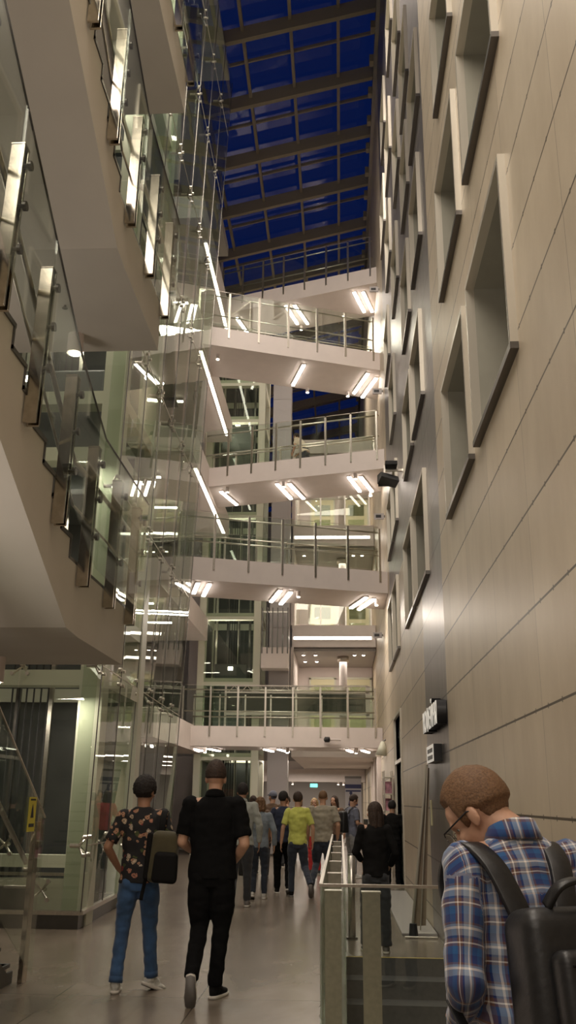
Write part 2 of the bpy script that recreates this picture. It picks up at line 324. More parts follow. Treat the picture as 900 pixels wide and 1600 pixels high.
# ------------------------------------------------------------------ left galleries (levels 1-5) with LED lines
for lv, z in enumerate((3.02, 6.5, 9.9, 13.3, 16.7)):
    xe = -4.2 if lv < 2 else -3.62
    k = M(); k.box(-12.2, xe, 20.5, 28.2, z - .1, z + .6); struct(k.build('trim_2', white))
    if lv > 0:
        if lv >= 2:
            o = thing('led_strip', 'bright LED line along the gallery edge beside the %s footbridge' % ('third', 'fourth', 'topmost')[lv - 2], 'led strip', (xe - .08, 21.6, z - .1), 'LED lines of the left galleries')
            kid(o, 'channel', white, lambda k: k.box(xe - .14, xe - .02, 21.5, 27.6, z - .14, z - .1))
            kid(o, 'diffuser', bulb2, lambda k: k.box(xe - .12, xe - .04, 21.6, 27.5, z - .16, z - .14))
        for j, (x0, y0) in enumerate(((-6, 22), (-6, 24.6), (-8.4, 22), (-8.4, 24.6))):
            lamp('linear lamp on the ceiling under the %s left gallery, %s' % (NUM[lv], ('near right', 'far right', 'near left', 'far left')[j]), (x0, y0), (x0 + 1.3, y0 + .1), z - .14, group='gallery ceiling lamps')
# inner gallery behind the near glazing
for lv, z in enumerate((3.02, 6.5, 9.9, 13.3, 16.7)):
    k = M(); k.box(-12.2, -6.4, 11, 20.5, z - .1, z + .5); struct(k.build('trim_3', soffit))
    for j, y0 in enumerate((13.2, 15.6, 18.0)[:(3, 2, 1, 0, 0)[lv]]):
        lamp('linear lamp on the %s inner gallery ceiling behind the glazing, %s one' % (NUM[lv], ('nearest', 'middle', 'farthest')[j]), (-7.6, y0), (-6.8, y0 + .9), z - .14, group='inner gallery lamps')
    k = M(); k.box(-9.2, -9.0, 11, 28.2, z + .5, z + 3.3); struct(k.build('wall_left', soffit))
k = M(); k.box(-9.2, -9.0, 11, 28.2, 0, 2.92); struct(k.build('wall_left', soffit))
# wall panels/windows of the rooms behind the galleries
for lv, z in enumerate((0, 3.52, 7.0, 10.4, 13.8)):
    for j, y0 in enumerate((12.5, 15.5, 18.5, 22, 25)):
        r = bpy.data.objects.new('door_%d' % (2 + lv * 5 + j), None); C.objects.link(r); r.location = (-8.98, y0, z); struct(r)
        kid(r, 'door_leaf', door_m if (lv + j) % 2 else pane_d, lambda k: k.box(-8.99, -8.95, y0, y0 + 1.1, z, z + 2.3))
        kid(r, 'door_frame', white_frame, lambda k: (k.box(-8.99, -8.93, y0 - .08, y0, z, z + 2.38), k.box(-8.99, -8.93, y0 + 1.1, y0 + 1.18, z, z + 2.38), k.box(-8.99, -8.93, y0, y0 + 1.1, z + 2.3, z + 2.38)))
# lilac clad columns
def column(label, x0, x1, y0, y1, z0, z1, m=lilac, group=None):
    t = thing('column', label, 'column', ((x0 + x1) / 2, (y0 + y1) / 2, z0), group)
    z = z0; i = 0
    k = M()
    while z < z1 - .01:
        e = min(z + 1.15, z1); k.box(x0, x1, y0, y1, z, e - .015); k.box(x0 + .01, x1 - .01, y0 + .01, y1 - .01, e - .02, e); z = e
    k.build('cladding', m, t); kid(t, 'base_trim', steel_d, lambda k: k.box(x0 - .01, x1 + .01, y0 - .01, y1 + .01, z0, z0 + .06))
column('lilac-grey clad column at the left, under the lowest gallery', -5.35, -4.55, 30, 30.6, 0, 2.92)
column('lilac-grey clad column rising above the lowest footbridge at the left', -5.0, -4.42, 29.6, 30.1, 3.7, 22)
column('tall lilac-grey pillar right of the glass lift tower', -2.25, -1.62, 28.6, 29.2, 0, 17.5)

# ------------------------------------------------------------------ lift towers
def lift_tower(name, label, x0, x1, y0, y1, rings, ztop, zs_, group=None, cw=.2, gl=g_green, face_y=None):
    t = thing(name, label, 'lift shaft', ((x0 + x1) / 2, (y0 + y1) / 2, 0), group)
    for (x, y) in ((x0, y0), (x1, y0), (x0, y1), (x1, y1)):
        kid(t, 'corner_column', white_frame, lambda k: k.box(x - cw / 2, x + cw / 2, y - cw / 2, y + cw / 2, 0, ztop))
    for z in rings:
        kid(t, 'ring_beam', white_frame, lambda k: (k.box(x0, x1, y0 - cw * .45, y0 + cw * .45, z, z + .22), k.box(x0, x1, y1 - cw * .45, y1 + cw * .45, z, z + .22), k.box(x0 - cw * .45, x0 + cw * .45, y0, y1, z, z + .22), k.box(x1 - cw * .45, x1 + cw * .45, y0, y1, z, z + .22)))
    for j in range(4):
        x = x0 + (x1 - x0) * (.18 + .21 * j)
        kid(t, 'guide_rail', steel_d if j % 2 else steel, lambda k: k.beam((x, (y0 + y1) / 2, 0), (x, (y0 + y1) / 2, ztop), .07, .07))
    for j in range(6):
        x = x0 + (x1 - x0) * (.40 + .045 * j)
        kid(t, 'cable', black_m, lambda k: k.tube((x, y0 + (y1 - y0) * .35, 0), (x, y0 + (y1 - y0) * .35, ztop), .014, 6))
    kid(t, 'back_panel', dark_panel, lambda k: k.box(x0 + .1, x1 - .1, y1 - .06, y1 - .02, 0, ztop))
    kid(t, 'side_panel', dark_panel, lambda k: k.box(x0 + .02, x0 + .06, y0 + .1, y1 - .1, 0, ztop))
    for zc in zs_:
        c = kid(t, 'lift_car', dark_panel, lambda k: k.box(x0 + .35, x1 - .35, y0 + .45, y1 - .25, zc, zc + 2.2), bevel=.03)
        kid(c, 'car_light', bulb3, lambda k: k.box(x0 + .8, x0 + .95, y0 + .43, y0 + .45, zc + 2.0, zc + 2.1))
    return t
rg = [2.75, 5.05, 7.15, 8.5, 10.6, 12.0, 14.1, 15.5, 17.6]
t = lift_tower('lift_tower', 'far glass lift tower with ivory steel frame left of the lilac pillar', -4.42, -2.65, 28.7, 30.6, rg, 18.5, (3.6, 12.2), cw=.24)
for a, b in zip([0] + rg, rg + [18.5]):
    kid(t, 'glass_panel', g_green, lambda k: k.box(-4.32, -2.75, 28.56, 28.57, a + .1, b - .02))

# near glass tower at the left
NX, NY, FY = -3.34, 12.35, 20.2
rgn = [3.12, 4.1, 6.55, 7.5, 10.0, 10.9, 13.4, 14.3, 16.8]
t = lift_tower('lift_tower', 'near lift tower at the left with ivory steel frame and dark panels', -6.0, -3.52, 12.85, 15.2, rgn, 21.5, (6.2,), cw=.34)
kid(t, 'infill_panel', dark_panel, lambda k: k.box(-5.9, -3.85, 12.80, 12.84, .13, .47))
kid(t, 'middle_rail', steel, lambda k: k.box(-6.0, -3.45, 12.70, 12.74, .60, .64))
kid(t, 'lower_frame', white_frame, lambda k: (k.box(-6.0, -3.52, 12.75, 12.9, .02, .12), k.box(-6.0, -3.52, 12.75, 12.9, .46, .56), k.box(-6.0, -3.52, 12.75, 12.9, .70, .86), k.box(-4.1, -3.5, 12.75, 12.9, .14, .46)))
for zz in (2.9, 6.4, 9.8, 13.3, 16.7): area('shaft_fill', (-4.4, 12.55, zz), (-4.3, 12.9, zz - 2.5), 1.8, .12, 34)  # fill strips added to brighten the near tower's ivory frame
for zz in (3.0, 6.4, 9.8, 13.2): area('shaft_fill', (-3.8, 28.62, zz + .2), (-3.8, 29.2, zz + 3), 1.5, .1, 18)  # same added fill for the far tower
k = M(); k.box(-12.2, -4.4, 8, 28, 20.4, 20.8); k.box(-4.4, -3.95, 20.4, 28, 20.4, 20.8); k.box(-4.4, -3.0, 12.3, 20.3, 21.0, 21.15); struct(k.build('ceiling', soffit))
for j, (p, q) in enumerate((((-4.1, 13.5, 16.4), (-3.7, 16.2, 20.2)), ((-4.1, 18.9, 16.4), (-3.7, 16.2, 20.2)), ((-3.9, 13.5, 10.4), (-3.9, 16.2, 16.4)), ((-3.9, 18.9, 10.4), (-3.9, 16.2, 16.4)))):
    t = thing('diagonal_brace', 'grey steel diagonal brace inside the glass enclosure, %s pair, %s leg' % (('upper', 'lower')[j // 2], ('near', 'far')[j % 2]), 'brace', p, 'diagonal braces behind the near glass')
    kid(t, 'tube', soffit, lambda k: k.tube(p, q, .14, 14), True); kid(t, 'end_plate', steel_d, lambda k: k.box(p[0] - .16, p[0] + .16, p[1] - .2, p[1] + .2, p[2] - .05, p[2] + .02))
t = thing('glass_enclosure', 'tall frameless glass enclosure around the near lift tower, held by steel spiders', 'glass wall', (NX, NY, 0))
kid(t, 'plinth', plinth_m, lambda k: k.prism([(-7, NY - .02), (NX - .02, NY - .02), (-3.66, FY), (-7, FY)], 0, .17))
kid(t, 'base_channel', steel, lambda k: (k.beam((-7, NY, .19), (NX, NY, .19), .07, .05), k.beam((NX, NY, .19), (-3.68, FY, .19), .07, .05)))
zr_ = [.2, 1.0, 3.35, 6.0, 8.7, 11.4, 14.1, 16.8, 19.0, 20.9]
def sx(y, z):   # the side wall of glass leans a little into the hall as it rises
    tt = (y - NY) / (FY - NY); b = NX + (-3.68 - NX) * tt; tp = -3.02 + (-2.86 + 3.02) * tt; return b + (tp - b) * min(1, max(0, z - 0) / 22.0) ** (1.0)
def fx(z): return sx(NY, z)
ny = [NY + (FY - NY) * j / 6 for j in range(7)]
for a, b in zip(zr_, zr_[1:]):
    for y0, y1 in zip(ny, ny[1:]):
        k = M(); th = .015
        p = [(sx(y0 + .01, a), y0 + .01, a + .01), (sx(y1 - .01, a), y1 - .01, a + .01), (sx(y1 - .01, b), y1 - .01, b - .01), (sx(y0 + .01, b), y0 + .01, b - .01)]
        k.v = p; k.f = [(0, 1, 2, 3)]; o = k.build('glass_panel', g_green, t)
    xs = [-7.0, -5.6, -4.45]
    for x0, x1 in zip(xs, xs[1:] + [None]):
        k = M(); k.v = [(x0 + .01, NY, a + .01), ((x1 or fx(a)) - .01, NY, a + .01), ((x1 or fx(b)) - .01, NY, b - .01), (x0 + .01, NY, b - .01)]; k.f = [(0, 1, 2, 3)]; k.build('glass_panel', g_green, t)
# glass fins and spiders
for j, y in enumerate(ny):
    kid(t, 'glass_fin', g_green, lambda k: k.beam((sx(y, .2) - .16, y + .01, .2), (sx(y, 20.8) - .16, y + .01, 20.8), .02, .2, (1, 0, 0)))
    kid(t, 'joint_seal', steel_d, lambda k: k.beam((sx(y, .2) + .001, y, .2), (sx(y, 20.8) + .001, y, 20.8), .02, .012, (1, 0, 0)))
for z in zr_[1:-1]:
    kid(t, 'joint_seal', steel, lambda k: k.beam((sx(NY, z), NY, z), (sx(FY, z), FY, z), .012, .012))
def spider(x, y, z, ax):
    k = M()
    for sa, sb in ((1, 1), (1, -1), (-1, 1), (-1, -1)):
        q = V((x - .10, y, z)); e = V((x - .02, y + sa * .11, z + sb * .11)) if ax == 'side' else V((x + sa * .11, y + .02, z + sb * .11))
        if ax != 'side': q = V((x, y + .10, z))
        k.tube(q, e, .016, 6); k.tube(e, e + (V((.05, 0, 0)) if ax == 'side' else V((0, -.05, 0))), .028, 10)
    k.tube(q, q + (V((-.12, 0, 0)) if ax == 'side' else V((0, .12, 0))), .03, 8)
    k.build('spider_fitting', steel, t, False)
for z in zr_[1:-1]:
    for y in ny[:-1]: spider(sx(y, z), y, z, 'side')
    for x in (-5.6, -4.45): spider(x, NY, z, 'front')
spider(-3.9, NY, .45, 'front')

# ------------------------------------------------------------------ near stairs at the left
def plate(t, p, q, name='post'):
    # flat pair of steel bars with clamps between them
    a, b = V(p), V(q)
    o = kid(t, name, polished, lambda k: (k.beam(a + V((0, .035, 0)), b + V((0, .035, 0)), .095, .024, (0, 1, 0)), k.beam(a - V((0, .035, 0)), b - V((0, .035, 0)), .095, .024, (0, 1, 0)), k.beam(b + V((0, 0, -.004)), b + V((0, 0, .012)), .10, .10, (0, 1, 0))), bevel=.003)
    d = b - a
    for fz in (.35, .62, .88):
        c = a + d * fz
        kid(o, 'clamp', steel_d, lambda k: (k.tube(c + V((-.05, 0, 0)), c + V((.09, 0, 0)), .016, 8), k.tube(c + V((.07, .0, 0)), c + V((.095, 0, 0)), .034, 12)))
    return o
def stair_flight(label, X, ztop, und, Yl, wide, nst, grp):
    # a landing at the far end, its steps rise towards the camera; X is the side seen from the hall
    t = thing('staircase', label, 'staircase', (X, 9, ztop), grp)
    rise, run = .170, .275; xl = X - wide
    y0 = Yl; st = [(9.0, und), (9.0, ztop)]; y, z = y0, ztop; st.append((y, z)); 
    for i in range(nst):
        z += rise; st.append((y, z)); y -= run; st.append((y, z))
    sl_ = rise / run; n = nst * run
    st += [(y, und + (nst) * rise - .35), (y0 + .1, und + .02), (y0 + .45, und)]
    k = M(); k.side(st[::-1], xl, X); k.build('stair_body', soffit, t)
    # dark stone treads and risers, set a little in from the side
    for i in range(nst):
        yy = y0 - i * run; zz = ztop + (i + 1) * rise
        kid(t, 'tread', stone, lambda k: (k.box(xl, X + .012, yy - run, yy + .03, zz - .005, zz + .03), k.box(xl, X + .012, yy, yy + .02, zz - rise, zz)))
    kid(t, 'landing_floor', stone, lambda k: k.box(xl - 2.4, X + .0, y0, 9.0, ztop, ztop + .03))
    if wide < 4: kid(t, 'landing_slab', soffit, lambda k: k.box(xl - 2.4, xl, y0 - .3, 9.0, und, ztop))
    # balustrade
    r = thing('glass_balustrade', 'glass balustrade with steel posts on the %s of the three near staircases' % label.split(', ')[-1].split()[0], 'balustrade', (X + .06, 9, ztop), 'balustrades of the near staircases')
    xp = X + .06
    def top(y): return ztop + (max(0, y0 - y)) * sl_
    py = [8.95, 8.1, 7.22, 6.45, 5.66, 4.9, 4.15, 3.4, 2.65]
    py = [p for p in py if p > y + .1]
    for p in py: plate(r, (xp, p, top(p) - .18), (xp, p + .03, top(p) + 1.07))
    xg = xp + .085
    seg = [9.1, 7.25, 6.35, 5.55, 4.75, 3.95, 3.1, 2.3]
    for a, b in zip(seg, seg[1:]):
        if b < y - .3: break
        kid(r, 'glass_panel', g_clear, lambda k: k.hexa([(xg, a - .01, top(a) - .02), (xg, b + .01, top(b) - .02), (xg, b + .01, top(b) + 1.16), (xg, a - .01, top(a) + 1.16)], [(xg + .012, a - .01, top(a) - .02), (xg + .012, b + .01, top(b) - .02), (xg + .012, b + .01, top(b) + 1.16), (xg + .012, a - .01, top(a) + 1.16)]))
        kid(r, 'glass_edge', steel_d, lambda k: k.beam((xg + .006, a, top(a) + 1.165), (xg + .006, b, top(b) + 1.165), .014, .01))
    kid(r, 'handrail', steel, lambda k: (k.tube((xp - .09, 9.0, ztop + .86), (xp - .09, y0, ztop + .86), .022), k.tube((xp - .09, y0, ztop + .86), (xp - .09, y, top(y) + .86), .022)), True)
    kid(r, 'lower_rail', steel, lambda k: (k.tube((xp - .06, 9.0, ztop + .45), (xp - .06, y0, ztop + .45), .012), k.tube((xp - .06, y0, ztop + .45), (xp - .06, y, top(y) + .45), .012)), True)
stair_flight('white staircase and landing at the left, lowest of the three', -2.2, 3.46, 2.885, 6.95, 2.2, 16, 'near staircases at the left')
stair_flight('white staircase and landing at the left, middle of the three', -2.03, 7.0, 6.43, 6.95, 2.2, 16, 'near staircases at the left')
stair_flight('white staircase and landing at the left, topmost of the three', -1.88, 10.3, 9.72, 7.2, 2.2, 16, 'near staircases at the left')
# downlights under the landings
def downlight(label, x, y, z, r, h):
    t = thing('downlight', label, 'downlight', (x, y, z))
    kid(t, 'housing', white, lambda k: k.tube((x, y, z), (x, y, z - h), r, 28), False)
    kid(t, 'lens', bulb3, lambda k: k.tube((x, y, z - h), (x, y, z - h - .01), r * .72, 24))
    return t
downlight('white cylinder downlight under the middle landing', -2.86, 8.62, 6.43, .085, .22)
downlight('white cylinder downlight under the lowest landing at the left picture edge', -3.32, 8.5, 2.885, .10, .24)
t = thing('sprinkler', 'tiny dark sprinkler in the underside of the middle landing', 'sprinkler', (-2.8, 8.0, 6.43)); kid(t, 'head', steel_d, lambda k: (k.tube((-2.8, 8.0, 6.43), (-2.8, 8.0, 6.39), .012, 8), k.tube((-2.8, 8.0, 6.40), (-2.8, 8.0, 6.395), .03, 12)))

# bottom flight at the left edge with its glass end post
t = thing('staircase', 'lower end of a white staircase rising from the floor at the left edge', 'staircase', (-3.0, 8.8, 0), 'near staircases at the left')
st = [(8.75, 0)]; y, z = 8.75, 0
for i in range(12): z += .17; st.append((y, z)); y -= .28; st.append((y, z))
st += [(y, 0)]
k = M(); k.side(st[::-1], -5.2, -3.0); k.build('stair_body', white, t)
for i in range(12): kid(t, 'tread', stone, lambda k: k.box(-5.2, -2.98, 8.75 - (i + 1) * .28, 8.78 - i * .28, .17 * (i + 1) - .03, .17 * (i + 1)))
kid(t, 'stringer_base', plinth_m, lambda k: k.side([(8.85, 0), (8.85, .1), (8.7, .1), (5.4, 2.0), (5.4, 0)], -3.0, -2.975))
r = thing('glass_balustrade', 'sloping glass balustrade with a steel end post standing on the floor at the left edge', 'balustrade', (-2.9, 8.9, 0), 'balustrades of the near staircases')
def top0(y): return .16 + (8.9 - y) * .60
for yy in (8.9, 7.6, 6.3): kid(r, 'post', polished, lambda k: (k.beam((-2.9, yy, top0(yy) - .16), (-2.9, yy, top0(yy) + 1.22), .05, .12, (0, 1, 0))), bevel=.006)
kid(r, 'glass_panel', g_clear, lambda k: k.hexa([(-2.84, 8.95, .05), (-2.84, 5.6, top0(5.6) - .1), (-2.84, 5.6, top0(5.6) + 1.28), (-2.84, 8.95, top0(8.95) + 1.28)], [(-2.828, 8.95, .05), (-2.828, 5.6, top0(5.6) - .1), (-2.828, 5.6, top0(5.6) + 1.28), (-2.828, 8.95, top0(8.95) + 1.28)]))
kid(r, 'glass_edge', steel, lambda k: k.beam((-2.834, 8.95, top0(8.95) + 1.285), (-2.834, 5.6, top0(5.6) + 1.285), .016, .014))
kid(r, 'handrail', steel, lambda k: k.tube((-2.98, 8.95, top0(8.95) + .88), (-2.98, 5.6, top0(5.6) + .88), .024), True)
kid(r, 'handrail_bracket', steel, lambda k: (k.tube((-2.98, 8.86, top0(8.9) + .80), (-2.88, 8.9, top0(8.9) + .80), .012), k.tube((-3.15, 8.9, .80), (-2.9, 8.9, .80), .012)))
warn = mat('yellow_sign_face', (.80, .70, .06), .5)
s_ = kid(r, 'warning_sticker', warn, lambda k: k.box(-2.826, -2.822, 8.42, 8.62, 1.30, 1.60))
s_['label'] = 'yellow warning sticker with a black figure'
kid(s_, 'figure', black_m, lambda k: (k.side([(8.56, 1.42), (8.48, 1.42), (8.50, 1.50), (8.52, 1.54), (8.54, 1.50)], -2.822, -2.820), k.box(-2.822, -2.820, 8.45, 8.59, 1.34, 1.37), k.box(-2.822, -2.820, 8.45, 8.59, 1.57, 1.585)))

# ------------------------------------------------------------------ steps down at the right + guard
t = thing('stairway', 'dark stone steps going down beside the right wall, edged with a yellow strip', 'stairs', (.6, 10.66, 0))
for i in range(15):
    z1 = -.17 * i; y1 = 10.66 - .30 * i
    kid(t, 'step', stone, lambda k: k.box(.035, XW - .002, y1 - .30, y1, -3.0, z1 - .17))
kid(t, 'edge_strip', edge_m, lambda k: k.box(.04, XW - .002, 10.66, 10.69, 0, .004))
kid(t, 'riser_face', stone, lambda k: k.box(.035, XW - .002, 10.655, 10.66, -.3, -.001))
r = thing('glass_guard', 'chest-high glass guard with steel top edge around the stair opening', 'railing', (0, 6, 0))
kid(r, 'glass_panel', g_clear, lambda k: k.box(-.12, XW - .02, 5.95, 5.965, .04, 1.1))
kid(r, 'top_rail', steel, lambda k: k.box(-.13, XW - .01, 5.94, 5.975, 1.095, 1.112))
for j in range(6):
    ya = 6.0 + j * 1.42
    kid(r, 'glass_panel', g_clear, lambda k: k.box(-.13, -.118, ya, ya + 1.38, .04, 1.1))
    kid(r, 'top_rail', steel, lambda k: k.box(-.135, -.112, ya - .02, ya + 1.42, 1.095, 1.112))
    kid(r, 'post', steel, lambda k: (k.box(-.10, .0, ya + .06, ya + .08, 0, 1.06), k.box(-.10, .0, ya + .12, ya + .14, 0, 1.06), k.box(-.105, .005, ya + .05, ya + .15, 1.055, 1.065)))
kid(r, 'inner_glass_panel', g_clear, lambda k: k.box(.02, .03, 6.0, 14.4, .04, 1.1)); kid(r, 'top_rail', steel, lambda k: k.box(.015, .034, 6.0, 14.4, 1.095, 1.108))
kid(r, 'corner_post', steel, lambda k: (k.box(.13, .24, 6.0, 6.02, 0, 1.06), k.box(.13, .24, 6.06, 6.08, 0, 1.06), k.box(.125, .245, 5.99, 6.09, 1.055, 1.066)))
kid(r, 'base_channel', steel_d, lambda k: (k.box(-.14, .035, 6.0, 14.4, 0, .05), k.box(-.14, XW - .02, 5.92, 5.99, 0, .05)))
r = thing('bollard', 'short round steel post on the floor beside the woman in black', 'bollard', (.13, 13.0, 0)); kid(r, 'tube', steel, lambda k: k.tube((.13, 12.0, 0), (.13, 12.0, .95), .045, 18), True); kid(r, 'cap', steel_d, lambda k: k.tube((.13, 12.0, .95), (.13, 12.0, .965), .045, 18)); kid(r, 'base_flange', steel_d, lambda k: k.tube((.13, 12.0, 0), (.13, 12.0, .02), .07, 18))

# platform, leaning folded stand
tag(kid(None, 'entrance_mat', lilac, lambda k: k.box(.76, XW - .01, 12.35, 18.0, 0, .03), bevel=.006), 'low pale platform strip along the foot of the right wall', 'platform')
t = thing('folded_stand', 'tall folded banner stand leaning upright against the right wall', 'banner stand', (.9, 12.3, 0))
tan = mat('tan_canvas', (.33, .26, .19), .7, nscale=5)
kid(t, 'canvas', tan, lambda k: k.hexa([(.90, 12.30, .12), (1.06, 12.36, .12), (1.06, 12.40, .12), (.90, 12.34, .12)], [(1.12, 12.30, 2.02), (1.17, 12.33, 2.02), (1.17, 12.35, 2.02), (1.12, 12.33, 2.02)]))
kid(t, 'pole', frame_m, lambda k: (k.tube((.88, 12.25, .08), (1.13, 12.27, 2.06), .018, 8), k.tube((.98, 12.24, .08), (1.14, 12.26, 2.04), .008, 6)))
kid(t, 'foot_ball', black_m, lambda k: (k.tube((.89, 12.2, .0), (.89, 12.2, .16), .06, 14, .045)))
kid(t, 'base_bar', steel, lambda k: (k.tube((.78, 12.12, .015), (1.18, 12.12, .015), .012, 6), k.tube((.84, 12.42, .02), (1.14, 12.42, .02), .012, 6)))

# ------------------------------------------------------------------ lettering on the right wall
def text_mesh(txt, name, size, depth, m, parent, mw):
    cu = bpy.data.curves.new('t', 'FONT'); cu.body = txt; cu.size = size; cu.extrude = depth; cu.align_x = 'CENTER'; cu.align_y = 'CENTER'
    o = bpy.data.objects.new('t', cu); C.objects.link(o); bpy.context.view_layer.update()
    me = bpy.data.meshes.new_from_object(o.evaluated_get(bpy.context.evaluated_depsgraph_get())); bpy.data.objects.remove(o)
    me.materials.clear(); me.materials.append(m); me.transform(mw)
    if parent: me.transform(Matrix.Translation(-wloc(parent)))
    q = bpy.data.objects.new(name, me); C.objects.link(q)
    if parent: q.parent = parent
    return q
sgn_w = mat('white_letter_face', (.85, .82, .76), .4, emit=(1, .95, .85), es=.25)
sgn_b = mat('black_letter_side', (.012, .012, .014), .4)
def wallmat(y, z, x): return Matrix(((0, 0, -1, x), (-1, 0, 0, y), (0, 1, 0, z), (0, 0, 0, 1)))
t = thing('sign_lettering', 'upper wall sign of raised black letters with white faces reading a cafe name', 'sign', (XW, 11.4, 2.42))
t['label'] = 'upper wall sign reading КОФЕЙНЯ in raised black letters with white faces'
text_mesh('КОФЕЙНЯ', 'letters', .36, .055, sgn_b, t, wallmat(11.3, 2.55, XW - .06)); text_mesh('КОФЕЙНЯ', 'letter_faces', .355, .004, sgn_w, t, wallmat(11.3, 2.55, XW - .118))
t = thing('wall_sign', 'small two-line wall sign under the larger raised lettering', 'sign', (XW, 11.5, 2.2))
kid(t, 'box', sgn_b, lambda k: k.box(XW - .10, XW, 11.1, 11.95, 2.06, 2.26)); kid(t, 'face', sgn_w, lambda k: k.box(XW - .104, XW - .10, 11.1, 11.95, 2.06, 2.26))
kid(t, 'marks', sgn_b, lambda k: [k.box(XW - .107, XW - .104, 11.2 + j * .11, 11.27 + j * .11, zz, zz + .05) for zz in (2.09, 2.17) for j in range(6)])
tag(kid(None, 'wall_sensor', door_m, lambda k: k.box(XW - .02, XW, 12.55, 12.63, 1.30, 1.62), bevel=.008), 'small pale yellow strip sensor on the grey wall band', 'sensor')

# floodlight on the right wall
t = thing('floodlight', 'black floodlight on a bracket high on the right wall', 'floodlight', (XW, 16, 7.3))
kid(t, 'bracket', steel, lambda k: (k.beam((XW, 15.6, 7.42), (.85, 15.6, 7.42), .04, .04), k.beam((.85, 15.6, 7.5), (.85, 15.6, 7.2), .03, .1), k.beam((XW - .01, 15.4, 7.42), (XW - .01, 15.8, 7.42), .02, .2)))
kid(t, 'lamp_body', black_m, lambda k: k.hexa([(.78, 15.3, 7.20), (1.1, 15.3, 7.10), (1.1, 15.5, 7.26), (.78, 15.5, 7.36)], [(.72, 15.75, 7.20), (1.06, 15.75, 7.12), (1.06, 15.75, 7.28), (.72, 15.75, 7.38)]), bevel=.012)
kid(t, 'driver_box', black_m, lambda k: k.box(.86, 1.08, 15.4, 15.7, 7.46, 7.54), bevel=.01)
kid(t, 'lens', pane_d, lambda k: k.box(.74, 1.04, 15.755, 15.76, 7.16, 7.33))
# flag signs at bridge ends
for (y, z), l in zip(((22.6, 15.5), (22.0, 12.0), (22.4, 8.6), (24.8, 5.9)), ('beside the topmost footbridge', 'beside the fourth footbridge', 'beside the third footbridge', 'beside the second footbridge, above the lowest one')):
    t = thing('flag_sign', 'small dark projecting sign on the right wall %s' % l, 'sign', (XW, y, z), 'projecting signs on the right wall')
    kid(t, 'panel', lilac, lambda k: k.box(XW - .28, XW - .03, y, y + .04, z, z + .16)); kid(t, 'arm', steel_d, lambda k: k.box(XW - .03, XW, y + .01, y + .03, z + .05, z + .11)); kid(t, 'marking', sgn_b, lambda k: k.box(XW - .24, XW - .10, y - .004, y, z + .04, z + .12))

# ------------------------------------------------------------------ far block
Yb = 29.3
ceil_p = mat('grey_ceiling_grid', (.33, .30, .28), .6)
for lv, z in enumerate((2.9, 6.38, 9.82)):
    k = M(); k.box(-1.55, XW - .02, Yb, 40, z, z + .72); struct(k.build('trim_4', white))
    if lv:
        o = thing('led_strip', 'long bright LED line across the far wall, %s of two' % ('lower', 'upper')[lv - 1], 'led strip', (-.3, Yb, z), 'LED lines of the far wall')
        kid(o, 'channel', white, lambda k: k.box(-1.5, 1.05, Yb - .03, Yb, z + .22, z + .36)); kid(o, 'diffuser', bulb2, lambda k: k.box(-1.5, 1.05, Yb - .045, Yb - .03, z + .25, z + .33))
    # room behind
    zf = z + .72; zt = (6.38, 9.82, 13.2)[lv]
    k = M(); k.box(-1.55, XW - .02, 33.2, 33.3, zf, zt); k.box(-1.6, -1.5, Yb, 33.2, zf, zt); struct(k.build('wall_far', white))
    for j, x in enumerate((-1.05, .25)):
        t = thing('panel_door', 'pale yellow glazed door in the far wall, %s level, %s one' % (('first', 'second', 'third')[lv], ('left', 'right')[j]), 'door', (x, 33.2, zf), 'doors in the far wall')
        kid(t, 'frame', white_frame, lambda k: (k.box(x - .06, x, 33.12, 33.2, zf, zf + 2.25), k.box(x + .85, x + .91, 33.12, 33.2, zf, zf + 2.25), k.box(x - .06, x + .91, 33.12, 33.2, zf + 2.2, zf + 2.28)))
        kid(t, 'leaf', door_m, lambda k: k.box(x, x + .85, 33.14, 33.2, zf, zf + 2.2))
        for zz in (.35, .95, 1.55): kid(t, 'glazing', g_green, lambda k: k.box(x + .12, x + .73, 33.13, 33.14, zf + zz, zf + zz + .45))
    t = thing('round_column', 'round white column in the far wall recess, %s level' % ('first', 'second', 'third')[lv], 'column', (.12, 30.6, zf), 'round columns of the far wall')
    kid(t, 'shaft', white, lambda k: k.tube((.12, 30.6, zf), (.12, 30.6, zt - .12), .13, 24), True); kid(t, 'collar', steel, lambda k: k.tube((.12, 30.6, zt - .3), (.12, 30.6, zt - .1), .2, 24), True)
    k = M(); k.box(-1.5, XW - .02, Yb + .1, 33.2, zt - .12, zt - .02); struct(k.build('ceiling', ceil_p))
    for j, (x, y) in enumerate(((-1.2, 30), (-.8, 30), (-1.2, 31.5), (-.8, 31.5), (.5, 30), (.8, 30))):
        spot('small round downlight in the ceiling of the %s far recess, %s' % (('first', 'second', 'third')[lv], ('front leftmost', 'front left inner', 'rear leftmost', 'rear left inner', 'right inner', 'rightmost')[j]), x, y, zt - .12, .06, .04, 'downlights of the far recess')
    area('recess_lamp', (-.3, 31.2, zt - .25), (-.3, 31.4, zf), 1.8, 1.6, 45)
    railing('glass railing across the far recess, %s level' % ('first', 'second', 'third')[lv], (-1.5, Yb + .05), (1.1, Yb + .05), zf, 4, 'railings of the far recess', rails=(1.0,), drop=0)
k = M(); k.box(-1.55, XW - .02, Yb, 40, 13.2, 13.7); struct(k.build('trim_4', white))
